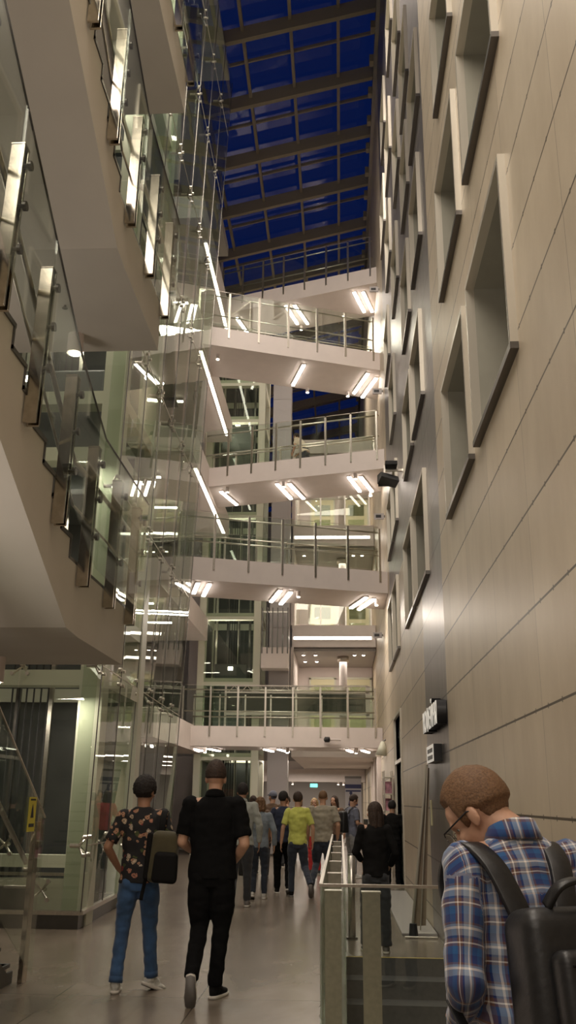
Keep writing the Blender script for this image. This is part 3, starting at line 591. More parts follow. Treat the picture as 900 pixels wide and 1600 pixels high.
# upper dark windows of the far block
t = thing('balcony', 'small white balcony with upright rail bars in front of the tall lilac pillar', 'balcony', (-2.0, 28.2, 5.5))
kid(t, 'slab', white, lambda k: k.box(-2.45, -1.6, 27.9, 28.58, 5.5, 6.15)); kid(t, 'top_rail', steel, lambda k: k.box(-2.45, -1.6, 27.92, 27.95, 7.25, 7.29))
for i in range(6): kid(t, 'rail_bar', steel_d, lambda k: k.box(-2.44 + i * .16, -2.40 + i * .16, 27.88, 27.92, 5.95, 7.4))
tag(kid(None, 'tactile_strip', mat('yellow_tactile', (.55, .45, .08), .5), lambda k: k.box(-6.9, -5.6, 38, 38.5, 0, .006)), 'yellow tactile strip on the floor beyond the glass enclosure', 'floor strip')
# truss walkway seen through the lowest railing
t = thing('roof_truss', 'white zigzag truss with dark panel behind the lowest footbridge railing', 'truss', (-3, 28.35, 4))
kid(t, 'chords', white, lambda k: (k.box(-3.6, .9, 28.3, 28.36, 4.98, 5.02), k.box(-3.6, .9, 28.3, 28.36, 4.78, 4.82), k.box(-3.6, .9, 28.3, 28.36, 4.1, 4.18), k.box(.8, .95, 28.3, 28.4, 3.6, 5.0)))
kid(t, 'web', white, lambda k: [k.beam((-3.5 + .2 * i, 28.33, 4.8 + (.2 if i % 2 else 0)), (-3.3 + .2 * i, 28.33, 4.8 + (0 if i % 2 else .2)), .02, .02) for i in range(21)])
kid(t, 'dark_panel', pane_d, lambda k: k.box(-3.6, .8, 28.38, 28.4, 4.18, 4.78))
kid(t, 'support', white, lambda k: [k.box(x, x + .06, 28.32, 28.38, 3.57, 4.98) for x in (-3.6, -1.4)])
# bulkhead far down the hall
k = M(); k.box(-6, XW - .02, 45, 46, 2.45, 3.4); k.box(-6, XW, 44.9, 45, 3.0, 3.04); struct(k.build('trim_5', white))
k = M(); k.box(-8, XW, 52, 52.2, 0, 6); struct(k.build('wall_far', ceil_p))
t = thing('exit_sign', 'small lit green exit sign under the far bulkhead', 'sign', (-1.3, 45.1, 2.25))
ex = mat('green_lit_sign', (.1, .5, .4), .4, emit=(.15, .85, .75), es=2.2)
kid(t, 'light_box', ex, lambda k: k.box(-1.45, -1.1, 45.1, 45.15, 2.2, 2.36)); kid(t, 'hanger', steel_d, lambda k: k.box(-1.3, -1.26, 45.12, 45.14, 2.36, 2.46))
for x, ll in ((-2.6, 'leftmost'), (-2.3, 'second from the left'), (-.1, 'third from the left'), (.15, 'rightmost')): spot('small ceiling spotlight under the far bulkhead, ' + ll, x, 45.1, 2.45, .05, .12, 'spotlights under the far bulkhead')
t = thing('banner', 'tall white advertising banner with a dark blue figure, standing far down the hall', 'banner', (.45, 36, 0))
ban = mat('banner_print', (.60, .60, .66), .5); bl = mat('banner_blue', (.04, .05, .16), .5)
kid(t, 'sheet', ban, lambda k: k.box(.18, .80, 36, 36.02, .1, 2.42)); kid(t, 'head_band', bl, lambda k: k.box(.18, .80, 35.99, 36, 2.05, 2.2)); kid(t, 'head_line', bl, lambda k: k.box(.2, .78, 35.99, 36, 1.93, 1.99))
kid(t, 'figure', bl, lambda k: (k.beam((.34, 35.99, 1.42), (.42, 35.99, 1.85), .008, .09, (1, 0, 0)), k.beam((.34, 35.99, 1.42), (.66, 35.99, 1.46), .008, .06, (0, 0, 1)), k.beam((.40, 35.99, 1.83), (.56, 35.99, 1.60), .008, .03, (0, 0, 1)), k.tube((.40, 35.99, 1.88), (.40, 35.995, 1.88), .06, 12)))
kid(t, 'stand_base', steel_d, lambda k: k.box(.15, .83, 35.9, 36.12, 0, .1)); kid(t, 'top_clip', steel_d, lambda k: k.box(.17, .81, 35.99, 36.03, 2.42, 2.5))

# shop on the right past the doorway: awning box, racks
t = thing('wall_lamp', 'white half-dome lamp on the right wall near the doorway', 'wall lamp', (XW, 24.5, 3.0))
kid(t, 'shade', white_frame, lambda k: k.tube((XW - .12, 24.5, 2.75), (XW - .08, 24.5, 3.1), .17, 16, .05), True); kid(t, 'arm', steel_d, lambda k: k.tube((XW - .08, 24.5, 3.1), (XW, 24.5, 3.15), .02))
t = thing('display_rack', 'narrow display rack with pale and pink goods beside the doorway', 'rack', (1.05, 21.2, 0))
kid(t, 'frame', steel, lambda k: [k.beam((x, y, 0), (x, y, 2.25), .03, .03) for x in (.98, 1.16) for y in (21, 21.6)]); pk = mat('pink_goods', (.45, .22, .28), .6, nscale=9, namt=.5)
for i in range(6): kid(t, 'shelf', white_frame, lambda k: k.box(.97, 1.17, 21, 21.6, .3 + i * .36, .32 + i * .36))
kid(t, 'goods', pk, lambda k: [k.box(.99, 1.15, 21.05 + .1 * j, 21.12 + .1 * j, .32 + i * .36, .32 + i * .36 + .16 + .05 * ((i + j) % 3)) for i in range(5) for j in range(5)])
for i, y in enumerate((27.5, 29.8, 32.5)):
    t = thing('wall_pilaster', 'pale pilaster on the right wall beyond the doorway, %s of three' % ('nearest', 'middle', 'farthest')[i], 'pilaster', (XW, y, 0), 'pilasters beyond the doorway')
    kid(t, 'shaft', white, lambda k: k.box(XW - .13, XW, y, y + .5, 0, 2.9)); kid(t, 'cap', frame_m, lambda k: k.box(XW - .16, XW, y - .03, y + .53, 2.85, 2.95))
# glass cabinet seen behind the near tower glazing: red printed poster
pst = mat('red_patterned_print', (.42, .12, .10), .5, nscale=18, namt=.9)
t = thing('poster_stand', 'red and white patterned poster stand behind the glass enclosure', 'poster', (-4.6, 19.0, 0))
kid(t, 'sheet', pst, lambda k: k.box(-4.85, -4.35, 18.98, 19.0, .7, 2.0)); kid(t, 'legs', steel_d, lambda k: (k.box(-4.8, -4.77, 18.98, 19.01, 0.17, .7), k.box(-4.43, -4.4, 18.98, 19.01, .17, .7)))
# ------------------------------------------------------------------ people
def tube_ring(bm, pts, radii, n=14, cap=True, sq=1.0):
    # loft a round tube through points; radii are (rx, ry) or r, the frame keeps x sideways
    rings = []
    for i, p in enumerate(pts):
        p = V(p); a = V(pts[max(0, i - 1)]); b = V(pts[min(len(pts) - 1, i + 1)]); d = (b - a).normalized()
        ref = V((1, 0, 0)) if abs(d.x) < .8 else V((0, 0, 1))
        y = d.cross(ref).normalized(); x = y.cross(d).normalized()
        r = radii[i]; rx, ry = r if isinstance(r, tuple) else (r, r)
        rings.append([bm.verts.new(p + x * math.cos(t) * rx + y * math.sin(t) * ry) for t in [2 * PI * k / n for k in range(n)]])
    for A, B in zip(rings, rings[1:]):
        for k in range(n): bm.faces.new((A[k], A[(k + 1) % n], B[(k + 1) % n], B[k]))
    if cap: bm.faces.new(rings[0][::-1]); bm.faces.new(rings[-1])
    bmesh.ops.recalc_face_normals(bm, faces=bm.faces)
def ball(bm, c, r, rot=None, sub=2):
    r = r if isinstance(r, tuple) else (r, r, r)
    m = Matrix.Translation(V(c)) @ (rot or Matrix.Identity(4)) @ Matrix.Diagonal((*r, 1))
    bmesh.ops.create_icosphere(bm, subdivisions=sub, radius=1, matrix=m)
def capsule(bm, p, q, r1, r2, n=10):
    tube_ring(bm, [p, q], [r1, r2], n); ball(bm, p, r1 * .99); ball(bm, q, r2 * .99)
def remesh(bm, vox, smooth=4, mtx=None):
    me = bpy.data.meshes.new('tmp'); bm.to_mesh(me); bm.free()
    if mtx: me.transform(mtx)
    o = bpy.data.objects.new('tmp', me); C.objects.link(o)
    r = o.modifiers.new('r', 'REMESH'); r.mode = 'VOXEL'; r.voxel_size = vox; r.use_smooth_shade = True
    if smooth: s = o.modifiers.new('s', 'SMOOTH'); s.factor = .5; s.iterations = smooth
    bpy.context.view_layer.update()
    out = bpy.data.meshes.new_from_object(o.evaluated_get(bpy.context.evaluated_depsgraph_get()))
    bpy.data.objects.remove(o); bpy.data.meshes.remove(me); return out
def wrinkle(me, amp, sc, seed=0, fn=None):
    off = V((seed * 3.1, seed, 0)); ns = [v.normal.copy() for v in me.vertices]
    for v, nn in zip(me.vertices, ns):
        c = v.co; a = amp * (fn(c) if fn else 1)
        h = noise.noise(V((c.x * sc, c.y * sc, c.z * sc * 1.7)) + off) + .5 * noise.noise(V((c.x * sc * 2.2, c.y * sc * 2.2, c.z * sc * 3)) + off)
        v.co = c + nn * (h * a)
def put(me, name, m, parent):
    me.materials.clear(); me.materials.append(m); me.polygons.foreach_set('use_smooth', [True] * len(me.polygons))
    o = bpy.data.objects.new(name, me); C.objects.link(o); o.parent = parent; me.name = name; return o
def raw(bm, smooth=True):
    me = bpy.data.meshes.new('m'); bm.to_mesh(me); bm.free(); return me
skin_l = mat('fair_skin', (.52, .30, .20), .55, nscale=30, namt=.06)
skin_m = mat('tanned_skin', (.36, .19, .115), .55, nscale=30, namt=.06)
hair_blk = mat('black_hair', (.014, .010, .009), .8, nscale=60, namt=.5, bump=.6)
hair_br = mat('brown_hair', (.035, .019, .012), .75, nscale=70, namt=.5, bump=.6)
hair_gn = mat('light_brown_hair', (.15, .078, .036), .7, nscale=160, namt=.35, bump=.3)
hair_bl = mat('blond_hair', (.50, .34, .17), .5, nscale=50, namt=.4, bump=.6)
def cloth(name, c, namt=.12, sc=14): return mat(name, c, .85, nscale=sc, namt=namt, sheen=.2)
sole_m = mat('off_white_sole', (.62, .58, .52), .6); sole_d = mat('grey_rubber_sole', (.16, .15, .14), .7)
eye_m = mat('eye_white', (.7, .68, .65), .2)

def hand(bm, wr, d, side, nrm, s=1.0, curl=.5, fine=True):
    wr, d, side, nrm = V(wr), V(d).normalized(), V(side).normalized(), V(nrm).normalized()
    pl = .085 * s
    for j in range(4):
        o = (j - 1.5) * .020 * s
        capsule(bm, wr + side * o * .6, wr + d * pl * (1 - .04 * abs(j - 2)) - side * -o, .0135 * s, .0105 * s, 8)
        k = wr + d * pl * (1 - .04 * abs(j - 2)) + side * o; L = (.062, .074, .080, .070)[j] * s
        a = 0; dd = d.copy()
        for q in range(3):
            a += curl * (.5, .75, .6)[q]; dd = (d * math.cos(a) + nrm * math.sin(a)).normalized(); e = k + dd * L * (.45, .32, .23)[q]
            capsule(bm, k, e, (.0095 - .001 * q) * s, (.0088 - .001 * q) * s, 8); k = e
    t0 = wr + d * .02 * s + side * .025 * s; t1 = t0 + (d * .6 + side * .75 + nrm * .2).normalized() * .038 * s; t2 = t1 + (d * .9 + side * .2 + nrm * .35).normalized() * .030 * s; t3 = t2 + (d + nrm * .4).normalized() * .024 * s
    capsule(bm, t0, t1, .014 * s, .0115 * s, 8); capsule(bm, t1, t2, .0115 * s, .010 * s, 8); capsule(bm, t2, t3, .010 * s, .008 * s, 8)

def head_parts(bm):   # local head: origin between the ears, facing +y
    ball(bm, (0, -.012, .028), (.074, .094, .096), sub=3); ball(bm, (0, .028, -.035), (.058, .062, .072)); ball(bm, (0, .055, -.088), (.027, .026, .022))
    ball(bm, (0, .045, .035), (.060, .050, .058)); ball(bm, (0, .03, -.075), (.045, .05, .03))
    capsule(bm, (0, .088, .012), (0, .108, -.022), .009, .013); ball(bm, (-.012, .097, -.026), .010); ball(bm, (.012, .097, -.026), .010)
    for s in (-1, 1):
        ball(bm, (s * .078, -.006, -.010), (.010, .021, .033), Matrix.Rotation(s * .3, 4, 'Z')); ball(bm, (s * .076, .0, -.034), (.009, .010, .012))
        capsule(bm, (s * .014, .090, .020), (s * .042, .080, .022), .009, .008); ball(bm, (s * .035, .066, -.03), (.024, .024, .024))
    capsule(bm, (-.020, .086, -.053), (.020, .086, -.053), .0065, .0065); capsule(bm, (-.016, .085, -.063), (.016, .085, -.063), .0075, .0075)
def hair_mesh(style, seed=0):
    bm = bmesh.new()
    if style in ('short', 'buzz', 'curly', 'flat', 'cap'):
        bmesh.ops.create_icosphere(bm, subdivisions=5, radius=1)
        th = {'short': .014, 'buzz': .006, 'curly': .028, 'flat': .013, 'cap': .016}[style]
        for v in bm.verts:
            d = v.co.normalized(); r = V((d.x * (.074 + th), d.y * (.094 + th), d.z * (.096 + th)))
            face = max(0, min(1, (d.y - .42) * 5)) * max(0, min(1, (.62 - d.z) * 4))
            side = max(0, min(1, (-.18 - d.z + (.25 * d.y if d.y < 0 else -.4 * d.y)) * 6)) if style != 'cap' else max(0, min(1, (-.0 - d.z) * 6))
            lo = max(0, min(1, ((-.20 if style == 'flat' else -.62) - d.z) * 6)); ear = max(0, 1 - ((d.y - .05) ** 2 + (d.z + .32) ** 2) * 18) if abs(d.x) > .6 else 0
            k = max(face, lo, ear, side * (.9 if d.y > -.2 else .55)); nz = noise.noise(d * 9 + V((seed, 0, 0))) * .35 + noise.noise(d * 22) * .2
            if style == 'flat' and d.z > .5: r.z += .010 * (d.z - .5) * 2; 
            top = max(0, d.z) * (.006 if style in ('short', 'flat') else 0)
            amp = .018 if style == 'curly' else .005
            v.co = r * (1 - .20 * k) + d * ((nz * amp + top) * (1 - k)) + V((0, -.012, .028))
        if style == 'cap':
            tube_ring(bm, [(0, .07, .055), (0, .155, .040)], [(.062, .008), (.045, .005)], 16)
        return raw(bm)
    # long hair: crown shell plus a fall of hair down the back
    ball(bm, (0, -.018, .034), (.088, .100, .102), sub=3)
    for x, w, y in ((-.045, .040, -.045), (0, .045, -.065), (.045, .040, -.045), (-.068, .026, -.01), (.068, .026, -.01)):
        z1 = -.30 if style == 'long' else -.14
        tube_ring(bm, [(x, y, .05), (x * 1.15, y - .02, -.06), (x * 1.2, y - .035, -.17 if style == 'long' else -.1), (x * 1.05, y - .03, z1)], [(w, .045), (w, .048), (w * .95, .035), (w * .5, .018)], 12)
    me = remesh(bm, .007, 3)
    for v in me.vertices:
        c = v.co
        if c.y > .058 and c.z < .075: v.co.y = .058 - (c.y - .058) * .3
        v.co.x += noise.noise(V((c.x * 60, c.y * 60, c.z * 8))) * .004; v.co.y += noise.noise(V((c.x * 60 + 9, c.y * 60, c.z * (8 if style == 'long' else 40)))) * (.004 if style == 'long' else .012)
    return me

def person(x, y, label, h=1.76, head=0, z=0, skin=skin_l, hair='short', hmat=hair_br, shirt=None, sleeve='short', pants=None, shoe=black_m, sole=sole_m,
           lean=3, hyaw=0, hpitch=0, L=None, R=None, armL=None, armR=None, vox=.010, group=None, build=1.0, baggy=1.0, shirt_lo=.86, eyes=False, collar=False, extra=None, hoff=(0, 0, 0), untuck=True, shirt_name='shirt', cuff=False):
    s = h / 1.76
    root = thing('person', label, 'person', (x, y, z), group, math.radians(head))
    b = build
    hip = V((0, 0, .92))
    ML = Matrix.Translation(hip) @ Matrix.Rotation(math.radians(-lean), 4, 'X') @ Matrix.Translation(-hip)
    T = lambda p: ML @ V(p)
    # legs: (knee, ankle, foot pitch deg, foot yaw deg)
    legs = {-1: L or ((-.10, .02, .50), (-.10, .0, .085), 0, 5), 1: R or ((.10, .02, .50), (.10, .0, .085), 0, -5)}
    arms = {-1: armL or ((-.27, -.03, 1.14), (-.27, .03, .90), .4), 1: armR or ((.27, -.03, 1.14), (.27, .03, .90), .4)}
    HC = T((0, .025, 1.625)) + V(hoff); HM = Matrix.Translation(HC) @ Matrix.Rotation(math.radians(hyaw), 4, 'Z') @ Matrix.Rotation(math.radians(-hpitch), 4, 'X')
    SC = Matrix.Scale(s, 4)
    bm = bmesh.new()
    hb = bmesh.new(); head_parts(hb); tmp = bpy.data.meshes.new('h'); hb.to_mesh(tmp); hb.free(); tmp.transform(HM); bm.from_mesh(tmp); bpy.data.meshes.remove(tmp)
    tube_ring(bm, [T((0, -.005, 1.44)), T((0, .0, 1.50)), HM @ V((0, -.022, -.055)), HM @ V((0, -.02, -.01))], [.062 * b, .056, .055, .055], 16)
    tube_ring(bm, [T((0, 0, .84)), T((0, 0, .95)), T((0, 0, 1.08)), T((0, -.0, 1.30)), T((0, -.005, 1.42)), T((0, -.005, 1.46))], [(.14 * b, .09), (.148 * b, .095), (.128 * b, .085), (.15 * b, .095), (.14 * b, .075), (.08, .055)], 18)
    shd = {}
    for sd in (-1, 1):
        S0 = T((sd * .172 * b, -.01, 1.415)); E = T(arms[sd][0]); W = T(arms[sd][1]); shd[sd] = (S0, E, W)
        capsule(bm, T((sd * .09, 0, 1.42)), S0, .055, .05); capsule(bm, S0, E, .046 * b, .039 * b); capsule(bm, E, (E * .55 + W * .45), .039 * b, .037 * b); capsule(bm, (E * .55 + W * .45), W, .037 * b, .026)
        d = (W - E).normalized(); opt = arms[sd][3] if len(arms[sd]) > 3 else {}
        nrm = V(opt.get('n', (-sd, .0, 0))); side = V(opt.get('s', (0, 1, 0))); hd = V(opt.get('d', d))
        side = (side - hd * side.dot(hd)).normalized(); nrm = (nrm - hd * nrm.dot(hd)); nrm = (nrm - side * nrm.dot(side)).normalized()
        hand(bm, W, hd, side, nrm, 1.0, arms[sd][2])
        K = V(legs[sd][0]); A = V(legs[sd][1]); H = V((sd * .09, 0, .90))
        capsule(bm, H, K, .078, .052); capsule(bm, K, K * .6 + A * .4, .052, .050); capsule(bm, K * .6 + A * .4, A, .050, .034)
        fy = math.radians(legs[sd][3]); fp = math.radians(legs[sd][2])
        FM = Matrix.Translation(A) @ Matrix.Rotation(fy, 4, 'Z') @ Matrix.Rotation(-fp, 4, 'X') @ Matrix.Translation(V((0, .02, -.085)))
        capsule(bm, FM @ V((0, 0, .05)), FM @ V((0, .10, .035)), .025, .022)
        shd[sd] += (FM,)
    body = put(remesh(bm, vox, 2, SC), 'body', skin, root)
    # hair
    hm = hair_mesh(hair, seed=x); hm.transform(SC @ HM); hobj = put(hm, 'cap' if hair == 'cap' else 'hair', hmat, root)
    if hair == 'cap':
        q = hair_mesh('buzz'); q.transform(SC @ HM); put(q, 'hair', hair_blk, root)
    # trousers
    bm = bmesh.new()
    tube_ring(bm, [(0, .0, .80), (0, 0, .86), (0, 0, .95), (0, 0, 1.03)], [(.150 * b, .10), (.170 * b, .112), (.163 * b, .108), (.150 * b, .10)], 20)
    for sd in (-1, 1):
        K = V(legs[sd][0]); A = V(legs[sd][1]); g = baggy
        d = (A - K).normalized(); tube_ring(bm, [V((sd * .082, 0, .90)), V((sd * .09, 0, .80)).lerp(K, .15), K.lerp(V((sd * .09, 0, .85)), .45), K, K.lerp(A, .45), A + d * .0], [.088 * b, .092 * b, .080 * g * b, .064 * g, .059 * g, .054 * g], 16)
        ball(bm, (sd * .075, -.035, .87), (.085 * b, .078, .085))
    me = remesh(bm, max(vox, .009), 3, SC); wrinkle(me, .010, 9, x + 3, lambda c: 1.0 if c.z < .75 else .5); tr = put(me, 'trousers', pants, root)
    if cuff:
        for sd in (-1, 1):
            A = V(legs[sd][1]); K = V(legs[sd][0]); d = (A - K).normalized(); bm = bmesh.new(); tube_ring(bm, [A - d * .045, A + d * .005], [.060, .060], 18); me = raw(bm); me.transform(SC); put(me, 'trouser_cuff', pants, tr)
    # shirt
    bm = bmesh.new()
    lo = shirt_lo
    tube_ring(bm, [T((0, 0, lo)), T((0, 0, .96)), T((0, 0, 1.06)), T((0, .0, 1.20)), T((0, -.002, 1.32)), T((0, -.006, 1.41)), T((0, -.006, 1.465)), T((0, -.004, 1.485))],
              [(.178 * b, .122), (.172 * b, .118), (.160 * b, .110), (.172 * b, .118), (.182 * b, .120), (.170 * b, .098), (.112 * b, .072), (.072, .062)], 24)
    for sd in (-1, 1):
        S0, E, W, FM = shd[sd]
        ball(bm, S0, .066 * b)
        if sleeve == 'short': P = [T((sd * .10, -.006, 1.41)), S0, S0.lerp(E, .45), S0.lerp(E, .82)]; rr = [.062 * b, .066 * b, .064 * b, .060 * b]
        elif sleeve == 'long': P = [T((sd * .10, -.006, 1.41)), S0, S0.lerp(E, .55), E, E.lerp(W, .5), E.lerp(W, .97)]; rr = [.062 * b, .066 * b, .058 * b, .054 * b, .047, .040]; ball(bm, E, .053 * b)
        tube_ring(bm, P, rr, 18)
    me = remesh(bm, max(vox * .9, .008), 3, SC); wrinkle(me, .011, 7, x, None)
    sh = put(me, shirt_name, shirt, root)
    if collar:
        bm = bmesh.new(); c0 = T((0, -.004, 1.47)); tube_ring(bm, [c0 - V((0, 0, .015)), c0 + V((0, .004, .012)), c0 + V((0, .004, .034)), c0 + V((0, .002, .038)), c0 + V((0, -.001, .024)), c0 + V((0, -.004, .002))], [(.080, .072), (.072, .066), (.067, .061), (.069, .063), (.075, .068), (.081, .074)], 28, cap=False)
        me = raw(bm); me.transform(SC); o = put(me, 'collar', shirt, sh); md = o.modifiers.new('t', 'SOLIDIFY'); md.thickness = .006; md.offset = 1
    # shoes
    for sd in (-1, 1):
        FM = shd[sd][3]
        bm = bmesh.new(); ball(bm, (0, -.035, .050), (.036, .042, .042)); ball(bm, (0, .03, .052), (.040, .075, .040)); ball(bm, (0, .10, .036), (.044, .075, .026)); tube_ring(bm, [(0, -.02, .045), (0, -.025, .10)], [.044, .044], 14)
        ball(bm, (0, .04, .022), (.044, .125, .014)); me = remesh(bm, .008, 2, SC @ FM); sh_ = put(me, 'shoe', shoe, root)
        bm = bmesh.new(); pts = [(-.034, -.07), (0, -.082), (.034, -.07), (.038, .0), (.046, .09), (.036, .155), (0, .182), (-.036, .155), (-.046, .09), (-.038, 0)]
        lo_ = [bm.verts.new((px, py, .0)) for px, py in pts]; hi = [bm.verts.new((px * 1.03, py * 1.02, .026)) for px, py in pts]
        bm.faces.new(lo_[::-1]); bm.faces.new(hi)
        for k in range(10): bm.faces.new((lo_[k], lo_[(k + 1) % 10], hi[(k + 1) % 10], hi[k]))
        bmesh.ops.bevel(bm, geom=bm.edges[:], offset=.004, segments=2, affect='EDGES'); me = raw(bm); me.transform(SC @ FM); put(me, 'sole', sole, sh_)
        bm = bmesh.new(); lo_ = [bm.verts.new((px * .97, py * .97, -.004)) for px, py in pts]; hi = [bm.verts.new((px * .97, py * .97, .001)) for px, py in pts]; bm.faces.new(lo_[::-1]); bm.faces.new(hi)
        for k in range(10): bm.faces.new((lo_[k], lo_[(k + 1) % 10], hi[(k + 1) % 10], hi[k]))
        me = raw(bm); me.transform(SC @ FM); put(me, 'outsole', sole_d, sh_)
    if eyes:
        for sd in (-1, 1):
            bm = bmesh.new(); ball(bm, (sd * .028, .067, .004), .0098, sub=3); me = raw(bm); me.transform(SC @ HM); e = put(me, 'eye', eye_m, root)
            bm = bmesh.new(); ball(bm, (sd * .028, .0745, .004), .0058, sub=2); me = raw(bm); me.transform(SC @ HM); put(me, 'iris', pane_d, e)
    if extra: extra(root, T, HM, SC, shd)
    return root

def rounded(parent, name, m, c, dims, rad, mtx, subd=False, top=1.0):
    bm = bmesh.new(); bmesh.ops.create_cube(bm, size=1)
    for v in bm.verts:
        k = top if v.co.z > 0 else 1
        v.co = V((v.co.x * dims[0] * k, v.co.y * dims[1] * k, v.co.z * dims[2]))
    bmesh.ops.bevel(bm, geom=bm.edges[:], offset=rad, segments=5, affect='EDGES', profile=.5)
    me = raw(bm); me.transform(Matrix.Translation(V(c))); me.transform(mtx); return put(me, name, m, parent)
def ribbon(parent, name, m, pts, wid, th, mtx, wdir=(1, 0, 0)):
    bm = bmesh.new(); rings = []
    P = [V(p) for p in pts]
    Q = []
    for i in range(len(P) - 1):   # Catmull-Rom smoothing
        p0 = P[max(0, i - 1)]; p1 = P[i]; p2 = P[i + 1]; p3 = P[min(len(P) - 1, i + 2)]
        for k in range(6):
            t = k / 6; Q.append(.5 * ((2 * p1) + (p2 - p0) * t + (2 * p0 - 5 * p1 + 4 * p2 - p3) * t * t + (3 * p1 - p0 - 3 * p2 + p3) * t ** 3))
    Q.append(P[-1])
    for i, p in enumerate(Q):
        d = (Q[min(len(Q) - 1, i + 1)] - Q[max(0, i - 1)]).normalized(); wd = V(wdir); wd = (wd - d * wd.dot(d)).normalized(); nn = d.cross(wd)
        rings.append([bm.verts.new(p + wd * a * wid / 2 + nn * c * th / 2) for a, c in ((-1, -.6), (-.9, -1), (.9, -1), (1, -.6), (1, .6), (.9, 1), (-.9, 1), (-1, .6))])
    for A, B in zip(rings, rings[1:]):
        for k in range(8): bm.faces.new((A[k], A[(k + 1) % 8], B[(k + 1) % 8], B[k]))
    bm.faces.new(rings[0][::-1]); bm.faces.new(rings[-1]); bmesh.ops.recalc_face_normals(bm, faces=bm.faces)
    me = raw(bm); me.transform(mtx); return put(me, name, m, parent)

def m_floral():
    m, t, n, l, b = nm('black_floral_fabric'); b.inputs['Roughness'].default_value = .85
    tc = n.new('ShaderNodeTexCoord'); nz = n.new('ShaderNodeTexNoise'); nz.inputs['Scale'].default_value = 22; mixv = n.new('ShaderNodeMixRGB'); mixv.inputs[0].default_value = .045
    l.new(tc.outputs['Object'], nz.inputs[0]); l.new(tc.outputs['Object'], mixv.inputs[1]); l.new(nz.outputs['Color'], mixv.inputs[2])
    vo = n.new('ShaderNodeTexVoronoi'); vo.inputs['Scale'].default_value = 19; l.new(mixv.outputs[0], vo.inputs['Vector'])
    rp = n.new('ShaderNodeValToRGB'); rp.color_ramp.interpolation = 'CONSTANT'; e = rp.color_ramp.elements
    e[0].position = 0; e[0].color = (.35, .20, .05, 1); e[1].position = .14; e[1].color = (1, 1, 1, 1)
    for p, c in ((.27, (.35, .3, .3, 1)), (.33, (.9, .8, .8, 1)), (.42, (0, 0, 0, 1))):
        q = e.new(p); q.color = c
    l.new(vo.outputs['Distance'], rp.inputs[0])
    cr = n.new('ShaderNodeValToRGB'); cr.color_ramp.interpolation = 'CONSTANT'; e = cr.color_ramp.elements
    e[0].position = 0; e[0].color = (.014, .013, .014, 1); e[1].position = .12; e[1].color = (.50, .27, .16, 1)
    for p, c in ((.5, (.60, .46, .32, 1)), (.62, (.30, .04, .035, 1)), (.72, (.55, .45, .34, 1)), (.82, (.08, .10, .03, 1)), (.9, (.5, .22, .14, 1))):
        q = e.new(p); q.color = c
    sp = n.new('ShaderNodeSeparateColor'); l.new(vo.outputs['Color'], sp.inputs[0]); l.new(sp.outputs[0], cr.inputs[0])
    mx = n.new('ShaderNodeMixRGB'); l.new(rp.outputs[0], mx.inputs[0]); mx.inputs[1].default_value = (.014, .013, .014, 1); l.new(cr.outputs[0], mx.inputs[2]); l.new(mx.outputs[0], b.inputs['Base Color']); return m
def m_plaid():
    m, t, n, l, b = nm('blue_brown_white_plaid_cotton'); b.inputs['Roughness'].default_value = .85; b.inputs['Sheen Weight'].default_value = .2
    at = n.new('ShaderNodeAttribute'); at.attribute_name = 'cloth'; sp = n.new('ShaderNodeSeparateXYZ'); l.new(at.outputs['Vector'], sp.inputs[0])
    def ramp(src, off):
        a = n.new('ShaderNodeMath'); a.operation = 'MULTIPLY_ADD'; a.inputs[1].default_value = 1 / .098; a.inputs[2].default_value = off; l.new(src, a.inputs[0])
        f_ = n.new('ShaderNodeMath'); f_.operation = 'FRACT'; l.new(a.outputs[0], f_.inputs[0])
        r = n.new('ShaderNodeValToRGB'); r.color_ramp.interpolation = 'CONSTANT'; e = r.color_ramp.elements
        nav = (.012, .028, .13, 1); blu = (.014, .085, .24, 1); br_ = (.13, .062, .05, 1); wh = (.78, .72, .66, 1); lt = (.24, .29, .37, 1)
        e[0].position = 0; e[0].color = nav; e[1].position = .20; e[1].color = blu
        for p, c in ((.40, br_), (.47, wh), (.51, br_), (.60, nav), (.66, lt), (.82, wh), (.88, lt), (.94, br_)):
            q = e.new(p); q.color = c
        l.new(f_.outputs[0], r.inputs[0]); return r.outputs[0]
    mx = n.new('ShaderNodeMixRGB'); mx.inputs[0].default_value = .5; l.new(ramp(sp.outputs[0], .1), mx.inputs[1]); l.new(ramp(sp.outputs[1], .35), mx.inputs[2])
    l.new(mx.outputs[0], b.inputs['Base Color']); return m
blk_cloth = mat('black_cotton', (.005, .005, .0055), .9, spec=.15); blk2 = mat('black_wool', (.008, .0075, .0075), .9, spec=.2); jean = cloth('blue_denim', (.035, .085, .19), .35, 6); jean_d = cloth('dark_denim', (.022, .030, .048), .3, 6)
char = cloth('charcoal_trousers', (.035, .037, .042)); gjk = cloth('pale_grey_green_jacket', (.30, .31, .28)); blueg = cloth('grey_blue_sweater', (.17, .20, .23)); navy = cloth('navy_cotton', (.012, .018, .045))
yel = cloth('lime_yellow_cotton', (.50, .52, .11)); gtee = cloth('sage_grey_cotton', (.30, .27, .21)); brn = cloth('brown_cotton', (.12, .07, .04)); redc = cloth('red_cloth', (.5, .03, .03)); greyt = cloth('grey_trousers', (.22, .22, .22)); cream = cloth('cream_cotton', (.60, .52, .40)); slate = cloth('slate_cotton', (.14, .15, .20))
olive = cloth('olive_canvas', (.060, .050, .022)); white_sh = mat('white_shoe_leather', (.55, .54, .50), .5, nscale=25, namt=.35)
leather = mat('black_backpack_fabric', (.012, .012, .013), .42, nscale=60, namt=.2, bump=.1)

